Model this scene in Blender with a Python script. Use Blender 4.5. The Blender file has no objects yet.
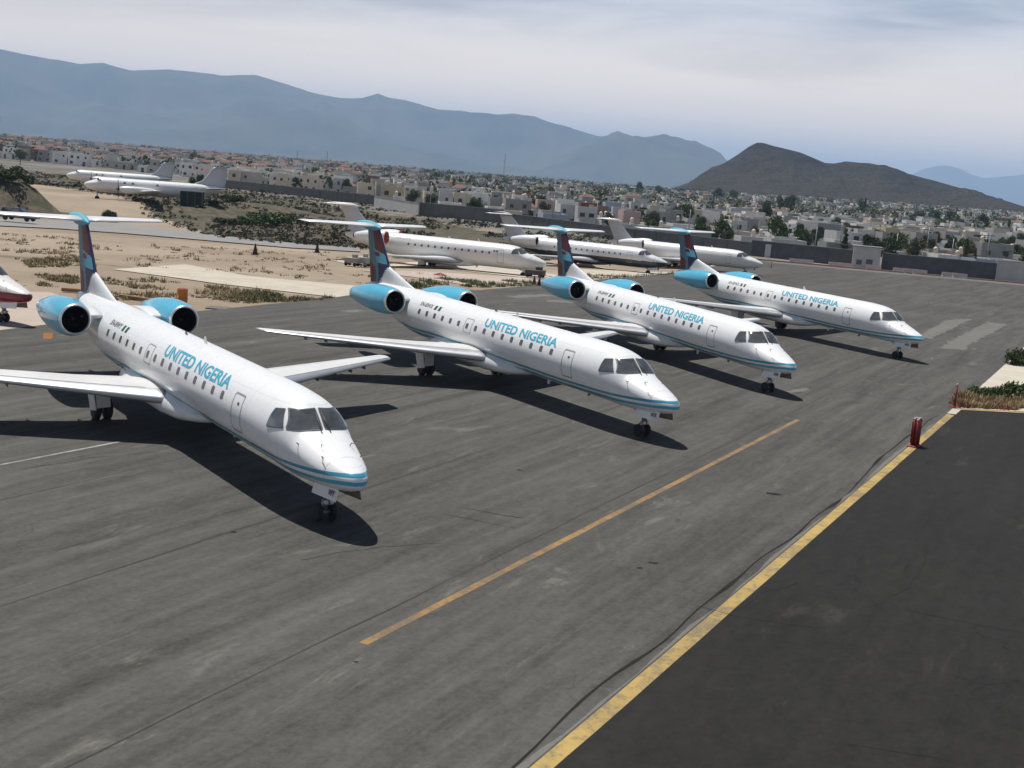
import bpy, bmesh, math, random
import numpy as np
from mathutils import Vector, Matrix, noise as mnoise
R_ = math.radians
random.seed(7)
SC = bpy.context.scene
COL = SC.collection

# ------------------------------------------------------------------ camera
F_PX, CAM_H = 1301.8, 9.712
CR = Vector((0.99668833, 0.01271738, 0.08031587))
CU = Vector((-0.08131649, 0.15587564, 0.9844239))
CF = Vector((0.0, 0.98769482, -0.15639357))
cd = bpy.data.cameras.new('camera'); cam = bpy.data.objects.new('camera', cd); COL.objects.link(cam)
m = Matrix((CR, CU, -CF)).transposed().to_4x4(); m.translation = (0, 0, CAM_H)
cam.matrix_world = m
cd.sensor_width = 36; cd.lens = F_PX * 36 / 1024; cd.clip_start = 0.2; cd.clip_end = 90000
SC.camera = cam

# ------------------------------------------------------------------ world, sun, exposure
SUN_AZ, SUN_EL = 131.6, 68.9            # direction towards the sun, azimuth from +X counter-clockwise
w = bpy.data.worlds.new('World'); SC.world = w; w.use_nodes = True
nt = w.node_tree; nt.nodes.clear()
def wn(t, **k):
    n = nt.nodes.new(t)
    for a, b in k.items(): setattr(n, a, b)
    return n
sky = wn('ShaderNodeTexSky', sky_type='NISHITA', sun_disc=False)
sky.sun_elevation = R_(SUN_EL); sky.sun_rotation = R_(90 - SUN_AZ); sky.altitude = 1600; sky.air_density = 0.7; sky.dust_density = 0.6
tc = wn('ShaderNodeTexCoord'); sep = wn('ShaderNodeSeparateXYZ'); nt.links.new(tc.outputs['Generated'], sep.inputs[0])
def wmath(op, a, b=None, c=None, clamp=False):
    n = wn('ShaderNodeMath', operation=op); n.use_clamp = clamp
    for i, v in enumerate((a, b, c)):
        if v is None: continue
        if isinstance(v, (int, float)): n.inputs[i].default_value = v
        else: nt.links.new(v, n.inputs[i])
    return n.outputs[0]
zz = wmath('ADD', wmath('MAXIMUM', sep.outputs[2], 0.0), 0.06)
px_, py_ = wmath('DIVIDE', sep.outputs[0], zz), wmath('DIVIDE', sep.outputs[1], zz)
cmb = wn('ShaderNodeCombineXYZ'); nt.links.new(px_, cmb.inputs[0]); nt.links.new(py_, cmb.inputs[1])
mp = wn('ShaderNodeMapping'); nt.links.new(cmb.outputs[0], mp.inputs[0]); mp.inputs['Rotation'].default_value = (0, 0, R_(14)); mp.inputs['Scale'].default_value = (0.30, 0.42, 1); mp.inputs['Location'].default_value = (6.4, 2.2, 0)
nz = wn('ShaderNodeTexNoise'); nz.inputs['Scale'].default_value = 1.0; nz.inputs['Detail'].default_value = 6; nz.inputs['Roughness'].default_value = 0.55; nz.inputs['Distortion'].default_value = 0.5
nt.links.new(mp.outputs[0], nz.inputs['Vector'])
cl = wn('ShaderNodeMapRange', interpolation_type='SMOOTHSTEP'); nt.links.new(nz.outputs[0], cl.inputs[0])
cl.inputs[1].default_value = 0.36; cl.inputs[2].default_value = 0.60; cl.inputs[3].default_value = 0.05; cl.inputs[4].default_value = 0.97
cloudcol = wn('ShaderNodeRGB'); cloudcol.outputs[0].default_value = (16.4, 16.3, 16.6, 1)
mx = wn('ShaderNodeMix', data_type='RGBA'); low = wn('ShaderNodeMapRange', interpolation_type='SMOOTHSTEP'); nt.links.new(sep.outputs[2], low.inputs[0])
for i_, q_ in ((1, 0.165), (2, 0.27), (3, 1.0), (4, 0.04)): low.inputs[i_].default_value = q_
hzn = wn('ShaderNodeMapRange', interpolation_type='SMOOTHSTEP'); nt.links.new(sep.outputs[2], hzn.inputs[0])
for i_, q_ in ((1, 0.04), (2, 0.15), (3, 1.0), (4, 0.0)): hzn.inputs[i_].default_value = q_
nt.links.new(cl.outputs[0], mx.inputs[0]); nt.links.new(sky.outputs[0], mx.inputs[6]); nt.links.new(cloudcol.outputs[0], mx.inputs[7])
bg = wn('ShaderNodeBackground'); bg.inputs['Strength'].default_value = 0.05
def wmix(f, a, b):
    n = wn('ShaderNodeMix', data_type='RGBA'); nt.links.new(f, n.inputs[0])
    for i, v in ((6, a), (7, b)):
        if isinstance(v, tuple): n.inputs[i].default_value = v
        else: nt.links.new(v, n.inputs[i])
    return n.outputs[2]
lowsky = wmix(hzn.outputs[0], mx.outputs[2], (43.0, 33.0, 23.0, 1))      # pale horizon band under the thin cloud
nt.links.new(wmix(low.outputs[0], sky.outputs[0], lowsky), bg.inputs['Color'])
out = wn('ShaderNodeOutputWorld'); nt.links.new(bg.outputs[0], out.inputs['Surface'])

sl = bpy.data.lights.new('sun', 'SUN'); sl.energy = 5.0; sl.angle = R_(0.53); sl.color = (1.0, 0.965, 0.91)
so = bpy.data.objects.new('sun', sl); COL.objects.link(so); so.location = (-40, 40, 120)
ldir = -Vector((math.cos(R_(SUN_AZ)) * math.cos(R_(SUN_EL)), math.sin(R_(SUN_AZ)) * math.cos(R_(SUN_EL)), math.sin(R_(SUN_EL))))
so.rotation_euler = ldir.to_track_quat('-Z', 'Y').to_euler()
SC.view_settings.view_transform = 'Standard'; SC.view_settings.look = 'None'
SC.view_settings.exposure = 0.12; SC.view_settings.gamma = 1.0; SC.view_settings.use_curve_mapping = False
SC.cycles.max_bounces = 6; SC.cycles.volume_bounces = 1

# ------------------------------------------------------------------ materials
MATS = {}
def mat(name, col, rough=0.6, metal=0.0, var=0.0, vscale=3.0, bump=0.0, bscale=20.0, coat=0.0, spec=0.5, col2=None, coord='Object'):
    if name in MATS: return MATS[name]
    M = bpy.data.materials.new(name); M.use_nodes = True; t = M.node_tree; b = t.nodes['Principled BSDF']
    b.inputs['Base Color'].default_value = (*col, 1); b.inputs['Roughness'].default_value = rough; b.inputs['Metallic'].default_value = metal
    b.inputs['Coat Weight'].default_value = coat; b.inputs['Coat Roughness'].default_value = 0.08; b.inputs['Specular IOR Level'].default_value = spec
    if var or bump:
        tc = t.nodes.new('ShaderNodeTexCoord')
    if var:
        n = t.nodes.new('ShaderNodeTexNoise'); n.inputs['Scale'].default_value = vscale; n.inputs['Detail'].default_value = 6; n.inputs['Roughness'].default_value = 0.65
        t.links.new(tc.outputs[coord], n.inputs['Vector'])
        r = t.nodes.new('ShaderNodeMapRange'); r.inputs[1].default_value = 0.3; r.inputs[2].default_value = 0.7; t.links.new(n.outputs[0], r.inputs[0])
        x = t.nodes.new('ShaderNodeMix'); x.data_type = 'RGBA'
        c2 = col2 or tuple(c * (1 - var) for c in col)
        x.inputs[6].default_value = (*c2, 1); x.inputs[7].default_value = (*col, 1)
        t.links.new(r.outputs[0], x.inputs[0]); t.links.new(x.outputs[2], b.inputs['Base Color'])
    if bump:
        n = t.nodes.new('ShaderNodeTexNoise'); n.inputs['Scale'].default_value = bscale; n.inputs['Detail'].default_value = 5
        t.links.new(tc.outputs[coord], n.inputs['Vector'])
        bp = t.nodes.new('ShaderNodeBump'); bp.inputs['Strength'].default_value = bump; bp.inputs['Distance'].default_value = 0.05
        t.links.new(n.outputs[0], bp.inputs['Height']); t.links.new(bp.outputs[0], b.inputs['Normal'])
    MATS[name] = M
    return M

class NT:
    """small node-graph helper"""
    def __init__(s, name):
        s.M = bpy.data.materials.new(name); s.M.use_nodes = True; s.t = s.M.node_tree; s.b = s.t.nodes['Principled BSDF']; MATS[name] = s.M
        s.tc = s.t.nodes.new('ShaderNodeTexCoord')
    def n(s, ty, **k):
        x = s.t.nodes.new(ty)
        for a, b in k.items(): setattr(x, a, b)
        return x
    def set(s, sock, v):
        if isinstance(v, (int, float)): sock.default_value = v
        elif isinstance(v, tuple): sock.default_value = v if len(v) == 4 or sock.type == 'VECTOR' else (*v, 1)
        else: s.t.links.new(v, sock)
    def math(s, op, a, b=None, clamp=False):
        x = s.n('ShaderNodeMath', operation=op); x.use_clamp = clamp; s.set(x.inputs[0], a)
        if b is not None: s.set(x.inputs[1], b)
        return x.outputs[0]
    def mapping(s, vec, rot=(0, 0, 0), scale=(1, 1, 1), loc=(0, 0, 0)):
        x = s.n('ShaderNodeMapping'); s.set(x.inputs[0], vec); x.inputs['Rotation'].default_value = rot; x.inputs['Scale'].default_value = scale; x.inputs['Location'].default_value = loc
        return x.outputs[0]
    def noise(s, vec, scale, detail=5, rough=0.6, dist=0.0):
        x = s.n('ShaderNodeTexNoise'); s.set(x.inputs['Vector'], vec); x.inputs['Scale'].default_value = scale; x.inputs['Detail'].default_value = detail; x.inputs['Roughness'].default_value = rough; x.inputs['Distortion'].default_value = dist
        return x.outputs[0]
    def ramp(s, v, lo, hi, a=0.0, b=1.0, smooth=True):
        x = s.n('ShaderNodeMapRange', interpolation_type='SMOOTHSTEP' if smooth else 'LINEAR'); s.set(x.inputs[0], v)
        for i, q in ((1, lo), (2, hi), (3, a), (4, b)): x.inputs[i].default_value = q
        return x.outputs[0]
    def mix(s, f, a, b, mode='MIX'):
        x = s.n('ShaderNodeMix', data_type='RGBA', blend_type=mode); s.set(x.inputs[0], f); s.set(x.inputs[6], a); s.set(x.inputs[7], b)
        return x.outputs[2]
    def attr(s, name):
        x = s.n('ShaderNodeAttribute', attribute_name=name); return x.outputs['Fac']
    def bump(s, h, strength=0.3, dist=0.02):
        x = s.n('ShaderNodeBump'); x.inputs['Strength'].default_value = strength; x.inputs['Distance'].default_value = dist; s.set(x.inputs['Height'], h)
        s.t.links.new(x.outputs[0], s.b.inputs['Normal'])
    def col(s, c): s.set(s.b.inputs['Base Color'], c)
    def rough(s, c): s.set(s.b.inputs['Roughness'], c)

# ------------------------------------------------------------------ mesh builder
class MB:
    def __init__(s): s.v = []; s.f = []; s.m = []; s.sm = []; s.at = {}
    def add(s, vs, fs, mi=0, smooth=False):
        o = len(s.v); s.v += [tuple(v) for v in vs]
        for f in fs: s.f.append(tuple(i + o for i in f)); s.m.append(mi); s.sm.append(smooth)
        return o
    def box(s, c, size, rz=0, mi=0, M=None, bevel=0.0, tilt=None):
        x, y, z = (q / 2 for q in size)
        if bevel:
            b = bevel; vs = []
            for zz, ins in ((-z, b), (-z + b, 0), (z - b, 0), (z, b)):
                X, Y = x - ins, y - ins; k = b if not ins else b * 0.6
                vs += [(X - k, -Y, zz), (X, -Y + k, zz), (X, Y - k, zz), (X - k, Y, zz), (-X + k, Y, zz), (-X, Y - k, zz), (-X, -Y + k, zz), (-X + k, -Y, zz)]
            fs = [tuple(reversed(range(8))), tuple(range(24, 32))]
            for r in range(3):
                for i in range(8): fs.append((r * 8 + i, r * 8 + (i + 1) % 8, r * 8 + 8 + (i + 1) % 8, r * 8 + 8 + i))
        else:
            vs = [(-x, -y, -z), (x, -y, -z), (x, y, -z), (-x, y, -z), (-x, -y, z), (x, -y, z), (x, y, z), (-x, y, z)]
            fs = [(0, 3, 2, 1), (4, 5, 6, 7), (0, 1, 5, 4), (1, 2, 6, 5), (2, 3, 7, 6), (3, 0, 4, 7)]
        T = Matrix.Translation(c) @ Matrix.Rotation(rz, 4, 'Z')
        if tilt: T = T @ Matrix.Rotation(tilt[0], 4, 'X') @ Matrix.Rotation(tilt[1], 4, 'Y')
        if M: T = M @ T
        s.add([T @ Vector(v) for v in vs], fs, mi)
    def loft(s, rings, mi=0, closed=True, cap=True, smooth=True, mif=None):
        n = len(rings[0]); vs = [p for r in rings for p in r]; o = len(s.v)
        s.v += [tuple(p) for p in vs]
        for i in range(len(rings) - 1):
            for j in range(n if closed else n - 1):
                k = (j + 1) % n
                s.f.append((o + i * n + j, o + i * n + k, o + (i + 1) * n + k, o + (i + 1) * n + j)); s.m.append(mif(i, j) if mif else mi); s.sm.append(smooth)
        if cap:
            s.f.append(tuple(o + j for j in reversed(range(n)))); s.m.append(mi); s.sm.append(False)
            e = o + (len(rings) - 1) * n
            s.f.append(tuple(e + j for j in range(n))); s.m.append(mi); s.sm.append(False)
    def tube(s, p0, p1, r0, r1=None, n=10, mi=0):
        p0, p1 = Vector(p0), Vector(p1); r1 = r0 if r1 is None else r1
        d = (p1 - p0).normalized(); u = d.orthogonal().normalized(); v = d.cross(u)
        rg = [[p + (u * math.cos(2 * math.pi * i / n) + v * math.sin(2 * math.pi * i / n)) * r for i in range(n)] for p, r in ((p0, r0), (p1, r1))]
        s.loft(rg, mi)
    def lathe(s, c, axis, prof, n=20, mi=0, cap=True, mif=None):
        """prof: list of (distance along axis, radius)"""
        c = Vector(c); d = Vector(axis).normalized(); u = d.orthogonal().normalized(); v = d.cross(u)
        rg = [[c + d * t + (u * math.cos(2 * math.pi * i / n) + v * math.sin(2 * math.pi * i / n)) * max(r, 1e-4) for i in range(n)] for t, r in prof]
        s.loft(rg, mi, cap=cap, mif=mif)
    def mesh(s, name, mats):
        me = bpy.data.meshes.new(name); me.from_pydata(s.v, [], s.f)
        for q in (mats if isinstance(mats, (list, tuple)) else [mats]): me.materials.append(q)
        me.polygons.foreach_set('material_index', s.m); me.polygons.foreach_set('use_smooth', s.sm)
        for k, a in s.at.items():
            A = me.attributes.new(k, 'FLOAT', 'POINT'); A.data.foreach_set('value', a)
        me.update()
        return me
    def build(s, name, mats, parent=None, loc=None, rz=None, fix=True):
        me = s.mesh(name, mats)
        if fix:
            bm = bmesh.new(); bm.from_mesh(me); bmesh.ops.recalc_face_normals(bm, faces=bm.faces); bm.to_mesh(me); bm.free()
        o = bpy.data.objects.new(name, me); COL.objects.link(o)
        if parent: o.parent = parent
        if loc is not None: o.location = loc
        if rz is not None: o.rotation_euler = (0, 0, rz)
        return o
def tag(o, label=None, cat=None, group=None, kind=None):
    if label: o['label'] = label
    if cat: o['category'] = cat
    if group: o['group'] = group
    if kind: o['kind'] = kind
    return o
def empty(name, loc, rz=0, label=None, cat=None, group=None):
    o = bpy.data.objects.new(name, None); COL.objects.link(o); o.location = loc; o.rotation_euler = (0, 0, rz); o.empty_display_size = 0.5
    return tag(o, label, cat, group)
def copy_tree(o, parent=None):
    c = o.copy(); COL.objects.link(c)
    if parent: c.parent = parent
    for ch in o.children: copy_tree(ch, c)
    return c

# ------------------------------------------------------------------ ground shape
def smooth(a, b, x):
    t = min(max((x - a) / (b - a), 0), 1); return t * t * (3 - 2 * t)
def zg(x, y):
    return -0.02 * min(max(y - 100, 0), 85)
def bumpf(x, y, cx, cy, rx, ry, h, rot=0.0):
    c, s_ = math.cos(rot), math.sin(rot); dx, dy = x - cx, y - cy
    q = ((dx * c + dy * s_) / rx) ** 2 + ((-dx * s_ + dy * c) / ry) ** 2
    return h * (1 - smooth(0.35, 1.0, q)) if q < 1 else 0.0
def zt(x, y):
    d = math.hypot(x, y); az = math.degrees(math.atan2(x, y))
    z = zg(x, y)
    z += smooth(280, 1900, d) * (7.5 + 7.5 * smooth(2, 20, az)) * smooth(-90, -40, az) * smooth(90, 40, az) * (1 - smooth(6000, 9000, d))
    z += bumpf(x, y, -88, 200, 17, 14, 4.8, 0.2)
    z += bumpf(x, y, -84, 262, 48, 50, 1.7, 0.2)
    if y > 120 and d > 130 and x < 20:
        z += 0.35 * smooth(190, 240, d) * mnoise.noise(Vector((x * 0.06, y * 0.06, 0)))
    return z
def ray(u, v):
    return (CF + CR * ((u - 512) / F_PX) - CU * ((v - 384) / F_PX))
def at(u, v, f=zg):
    d = ray(u, v); z = 0.0
    for _ in range(25):
        t = (z - CAM_H) / d.z; X = d * t; z = f(X.x, X.y)
    return Vector((X.x, X.y, z))
def at_d(u, dist):
    d = ray(u, 178); k = math.hypot(d.x, d.y); x, y = d.x / k * dist, d.y / k * dist
    return Vector((x, y, zt(x, y)))

# ground material
g = NT('ground_soil'); P = g.tc.outputs['Object']
scrub, town = g.attr('scrub'), g.attr('town')
n1 = g.noise(P, 0.05, 6, 0.6); n2 = g.noise(P, 0.6, 6, 0.7); n3 = g.noise(P, 0.16, 5, 0.65, 0.6); n4 = g.noise(P, 4.0, 4, 0.7)
soil = g.mix(g.ramp(n1, 0.3, 0.7), (0.24, 0.185, 0.132), (0.35, 0.285, 0.215))
soil = g.mix(g.ramp(n2, 0.55, 0.75, 0, 0.5), soil, (0.15, 0.115, 0.08))
soil = g.mix(g.ramp(n4, 0.6, 0.8, 0, 0.45), soil, (0.45, 0.39, 0.31))
veg = g.mix(g.ramp(n2, 0.35, 0.65), (0.060, 0.053, 0.036), (0.135, 0.108, 0.075))
veg = g.mix(g.ramp(n3, 0.5, 0.62, 0, 0.9), veg, (0.055, 0.065, 0.035))
sf = g.ramp(g.math('ADD', scrub, g.math('MULTIPLY', g.math('SUBTRACT', n3, 0.5), 1.3)), 0.42, 0.62)
c = g.mix(sf, soil, veg)
tw = g.mix(g.ramp(g.noise(P, 0.03, 5, 0.7), 0.35, 0.65), (0.20, 0.185, 0.165), (0.10, 0.095, 0.075))
c = g.mix(town, c, tw)
g.col(c); g.rough(0.95); g.bump(g.math('ADD', n2, g.math('MULTIPLY', n4, 0.4)), 0.6, 0.25); g.b.inputs['Specular IOR Level'].default_value = 0.2
M_GROUND = g.M

def build_ground():
    rs = [0, 8, 16, 25, 35, 45, 56, 68]
    r = 80.0
    while r < 420: rs.append(r); r += 4
    while r < 45000: rs.append(r); r *= 1.05
    az = [a * 0.5 for a in range(-60, 61)] + list(range(34, 327, 6))
    b = MB(); vs = []; sc = []; tn = []
    for q in rs:
        for a in az:
            x, y = q * math.sin(R_(a)), q * math.cos(R_(a)); z = zt(x, y) - 0.06
            vs.append((x, y, z))
            aa = a if a < 180 else a - 360
            lim = np.interp(aa, [-22, -14, -7, -1, 3, 9, 22], [480, 440, 330, 260, 250, 215, 215])
            st = np.interp(aa, [-22, -17.5, -16, -14.2, -13, -10, -4, 0, 4, 10, 22], [300, 268, 222, 190, 178, 172, 168, 170, 200, 222, 225])
            s_ = smooth(st, st + 22, q) * (1 - 0.5 * smooth(lim - 30, lim + 20, q))
            s_ = max(s_, 0.36 * smooth(100, 112, q) * (1 - smooth(112, 140, q)), bumpf(x, y, -88, 200, 23, 20, 1.4, 0.2))
            sc.append(min(s_, 1)); tn.append(smooth(lim, lim + 30, q))
    n = len(az); fs = []
    for i in range(len(rs) - 1):
        for j in range(n):
            k = (j + 1) % n; fs.append((i * n + j, i * n + k, (i + 1) * n + k, (i + 1) * n + j))
    b.add(vs, fs, 0, True); b.at = {'scrub': sc, 'town': tn}
    o = b.build('ground', M_GROUND); tag(o, kind='structure')
build_ground()

def sheet(name, poly, off, material, kind='structure', label=None, cat=None, group=None):
    """flat sheet that follows the graded airfield"""
    bm = bmesh.new(); vs = [bm.verts.new((p[0], p[1], 0)) for p in poly]; bm.faces.new(vs)
    for yy in (100, 185):
        gm = bm.verts[:] + bm.edges[:] + bm.faces[:]
        bmesh.ops.bisect_plane(bm, geom=gm, plane_co=(0, yy, 0), plane_no=(0, 1, 0))
    bmesh.ops.triangulate(bm, faces=bm.faces[:])
    for v in bm.verts: v.co.z = zg(v.co.x, v.co.y) + off
    bmesh.ops.recalc_face_normals(bm, faces=bm.faces)
    for f in bm.faces:
        if f.normal.z < 0: f.normal_flip()
    me = bpy.data.meshes.new(name); bm.to_mesh(me); bm.free(); me.materials.append(material)
    o = bpy.data.objects.new(name, me); COL.objects.link(o)
    return tag(o, label, cat, group, kind)

# ------------------------------------------------------------------ asphalt and markings
LDIR = math.atan2(57.7 - 25.7, 12.9 + 2.6)      # direction of the paving lanes
def asphalt(name, lo, hi, streak, light):
    a = NT(name); P = a.tc.outputs['Object']
    rot = a.mapping(P, rot=(0, 0, -LDIR))                        # x along the lanes, y across
    lane = a.noise(a.mapping(rot, scale=(0.045, 0.75, 1)), 1.0, 5, 0.7, 0.35)
    lane2 = a.noise(a.mapping(rot, scale=(0.13, 2.4, 1), loc=(3, 8, 0)), 1.0, 5, 0.7, 0.5)
    big = a.noise(P, 0.07, 5, 0.6, 0.4); fine = a.noise(P, 6.0, 6, 0.8); mid = a.noise(a.mapping(rot, scale=(0.8, 1.5, 1)), 1.3, 7, 0.8, 0.3)
    f = a.math('ADD', a.math('MULTIPLY', a.math('SUBTRACT', lane, 0.5), streak), a.math('MULTIPLY', a.math('SUBTRACT', lane2, 0.5), streak * 0.55))
    f = a.math('ADD', f, a.math('MULTIPLY', a.math('SUBTRACT', big, 0.5), 1.1))
    f = a.math('ADD', f, a.math('MULTIPLY', a.math('SUBTRACT', fine, 0.5), 2.5))
    f = a.math('ADD', f, a.math('MULTIPLY', a.math('SUBTRACT', mid, 0.5), 1.8))
    c = a.mix(a.ramp(f, -1.0, 1.0, 0, 1, False), lo, hi)
    # worn light patches and short scuffs
    wp = a.noise(a.mapping(rot, scale=(0.35, 1.1, 1), loc=(11, 5, 0)), 0.55, 6, 0.75, 0.8)
    c = a.mix(a.ramp(wp, 0.57, 0.73, 0, light), c, (0.20, 0.19, 0.165))
    dk = a.noise(a.mapping(rot, scale=(0.5, 1.4, 1), loc=(-7, 21, 0)), 0.5, 5, 0.7, 0.5)
    c = a.mix(a.ramp(dk, 0.62, 0.74, 0, 0.55), c, tuple(q * 0.6 for q in lo))
    # hairline cracks
    vo = a.n('ShaderNodeTexVoronoi', feature='DISTANCE_TO_EDGE'); vo.inputs['Scale'].default_value = 0.35
    wob = a.n('ShaderNodeTexNoise'); a.set(wob.inputs['Vector'], P); wob.inputs['Scale'].default_value = 0.8; wob.inputs['Detail'].default_value = 4
    vm = a.n('ShaderNodeVectorMath', operation='ADD'); a.set(vm.inputs[0], P); a.t.links.new(wob.outputs['Color'], vm.inputs[1]); a.t.links.new(vm.outputs[0], vo.inputs['Vector'])
    crack = a.math('MULTIPLY', a.ramp(vo.outputs['Distance'], 0.0, 0.012, 1, 0, False), a.ramp(a.noise(P, 0.12, 3), 0.5, 0.66, 0, 0.4))
    c = a.mix(crack, c, tuple(q * 0.45 for q in lo))
    a.col(c); a.rough(a.ramp(fine, 0.3, 0.7, 0.78, 0.95)); a.b.inputs['Specular IOR Level'].default_value = 0.12
    a.bump(a.math('ADD', fine, a.math('MULTIPLY', mid, 0.5)), 0.35, 0.02)
    return a.M
M_ASPH = asphalt('weathered_asphalt', (0.038, 0.036, 0.0325), (0.130, 0.124, 0.113), 2.5, 0.6)
M_DARK = asphalt('fresh_asphalt', (0.0085, 0.0085, 0.0083), (0.0385, 0.0365, 0.0335), 0.7, 0.10)
M_BAND = asphalt('pale_worn_asphalt', (0.10, 0.095, 0.088), (0.20, 0.19, 0.175), 0.7, 0.6)
M_CONC = mat('cream_concrete', (0.52, 0.46, 0.37), 0.9, var=0.25, vscale=0.5, bump=0.2, bscale=6)
M_TANC = mat('tan_concrete', (0.45, 0.37, 0.31), 0.9, var=0.2, vscale=0.4, bump=0.2, bscale=6)
def paint(name, col, under, wear=0.55):
    a = NT(name); P = a.tc.outputs['Object']
    w1 = a.noise(P, 3.0, 6, 0.8); w2 = a.noise(P, 0.5, 4, 0.6)
    f = a.math('ADD', w1, a.math('MULTIPLY', a.math('SUBTRACT', w2, 0.5), 0.5))
    c = a.mix(a.ramp(f, wear - 0.02, wear + 0.16, 0, 0.78), a.mix(a.ramp(w2, 0.3, 0.7), col, tuple(q * 0.72 for q in col)), under)
    a.col(c); a.rough(0.75)
    return a.M
M_YEL = paint('worn_yellow_paint', (0.44, 0.30, 0.085), (0.15, 0.125, 0.08), 0.47)
M_ORG = paint('worn_orange_paint', (0.30, 0.17, 0.052), (0.11, 0.09, 0.065), 0.42)
M_WHT = paint('worn_white_paint', (0.33, 0.32, 0.29), (0.12, 0.11, 0.10), 0.45)

pv = lambda *q: [at(*p) for p in q]
edge = pv((700, 268), (650, 275), (560, 283), (480, 290), (385, 291), (330, 298), (200, 311), (100, 318), (0, 330))
cor = Vector((22.45, 64.9, 0))
ap = [Vector((-95, -40, 0)), Vector((0.2, -40, 0)), Vector((0.2, 18.2, 0)), cor, at(1000, 369), at(1024, 347), Vector((140, 190, 0)), Vector((140, 227, 0)), at(1024, 284), at(757, 260)] + edge + [Vector((-34, 45, 0)), Vector((-50, 20, 0)), Vector((-95, 0, 0))]
sheet('apron', ap, 0.0, M_ASPH)
dirn = (cor - Vector((1.0, 20.5, 0))).normalized(); nrm = Vector((dirn.y, -dirn.x, 0))
base = Vector((1.0, 20.5, 0))
pt = lambda t, o: base + dirn * t + nrm * o
Llen = (cor - base).length
sheet('parking_pavement', [pt(-62, 0.02), pt(-62, 60), Vector((75, 60, 0)), Vector((62, 72.6, 0)), cor + Vector((0.3, 0.15, 0))], 0.004, M_DARK)
def strip(name, p0, p1, wd, off, material, wob=0.0, n=1):
    p0, p1 = Vector(p0), Vector(p1); d = (p1 - p0); L = d.length; d.normalize(); q = Vector((d.y, -d.x, 0)) * wd / 2
    a, b = [], []
    for i in range(n + 1):
        t = p0 + (p1 - p0) * i / n; ww = random.uniform(-wob, wob), random.uniform(-wob, wob)
        a.append(t + q * (1 + ww[0])); b.append(t - q * (1 + ww[1]))
    return sheet(name, a + b[::-1], off, material)
strip('yellow_edge_line', pt(-40, 0.0), pt(Llen - 2.2, 0.0), 0.34, 0.008, M_YEL, 0.06, 60)
strip('yellow_edge_line', pt(Llen - 1.9, 0.0), pt(Llen, 0.0), 0.42, 0.008, M_CONC, 0.05, 3)
strip('yellow_edge_line', cor + Vector((0.1, 0.05, 0)), Vector((62, 72.5, 0)), 0.34, 0.009, M_YEL, 0.05, 20)
# uneven tar seam beside the yellow line
tar = mat('tar_seam', (0.030, 0.029, 0.0275), 0.9, var=0.3, vscale=2, spec=0.05)
sa, sb = [], []
for i in range(81):
    t = -20 + (Llen + 17) * i / 80; o = -0.40 - 0.32 * (mnoise.noise(Vector((t * 0.22, 3.3, 0))) + 0.2) - 0.12 * math.sin(t * 0.21)
    wd = 0.022 + 0.075 * max(0, mnoise.noise(Vector((t * 0.45, 9.1, 0))) + 0.05)
    sa.append(pt(t, o - wd)); sb.append(pt(t, o + wd))
sheet('tar_seam', sa + sb[::-1], 0.006, tar)
def blot(u, v_, r, el=1.0):
    c_ = at(u, v_); rr = random.Random(int(u)); n = 18; a0 = rr.uniform(0, 6.28)
    sheet('oil_stain', [c_ + Vector((math.cos(6.283 * i / n) * r * el, math.sin(6.283 * i / n) * r, 0)) * (0.7 + 0.55 * mnoise.noise(Vector((math.cos(6.283 * i / n) * 1.3, math.sin(6.283 * i / n) * 1.3, u)))) for i in range(n)], 0.0045, tar)
for q in ((773, 494, .20, 2.2), (653, 563, .12, 1.6), (640, 568, .09, 1.4), (233, 532, .10, 1.2), (520, 470, .10, 1.8), (356, 662, .05, 1.5), (876, 497, .10, 2.0)): blot(*q)
def crack(pts, wd, name='paving_crack', f=at, off=0.0048):
    P0 = [at(*q) for q in pts]; L_, Rr = [], []
    pp = resample_(P0, 7)
    for i, q in enumerate(pp):
        d = (pp[min(i + 1, len(pp) - 1)] - pp[max(i - 1, 0)]).normalized(); nq = Vector((d.y, -d.x, 0)); jit = 0.12 * mnoise.noise(Vector((q.x * 1.3, q.y * 1.3, 5))); w_ = wd * max(0.15, 0.6 + 0.9 * mnoise.noise(Vector((q.x * .8, q.y * .8, 8)))) / 2
        L_.append(q + nq * (jit + w_)); Rr.append(q + nq * (jit - w_))
    sheet(name, L_ + Rr[::-1], off, tar)
def resample_(pts, k):
    o = []
    for i in range(len(pts) - 1):
        for j in range(k): o.append(pts[i].lerp(pts[i + 1], j / k))
    return o + [pts[-1]]
for q in ([(443, 514), (470, 519), (492, 524), (515, 528)], [(462, 508), (485, 512), (523, 519)], [(20, 470), (90, 458), (160, 452)], [(300, 560), (372, 548), (440, 543)], [(820, 385), (850, 392), (880, 398)], [(940, 362), (965, 366), (990, 372)], [(936, 366), (952, 370), (972, 374)]):
    crack(q, 0.035)
for o in (-6.2, -12.6, -19.0, -25.4):
    a_, b_ = pt(-14, o), pt(95, o); L_, Rr = [], []
    for i in range(120):
        q = a_.lerp(b_, i / 119); jit = 0.06 * mnoise.noise(Vector((i * .31, o, 5))); w_ = 0.03 * max(0.1, 0.5 + mnoise.noise(Vector((i * .22, o, 8)))); L_.append(q + nrm * (jit + w_)); Rr.append(q + nrm * (jit - w_))
    sheet('paving_joint', L_ + Rr[::-1], 0.0042, mat('joint_filler', (0.035, 0.034, 0.032), 0.9, var=0.3, vscale=1.0))
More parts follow.
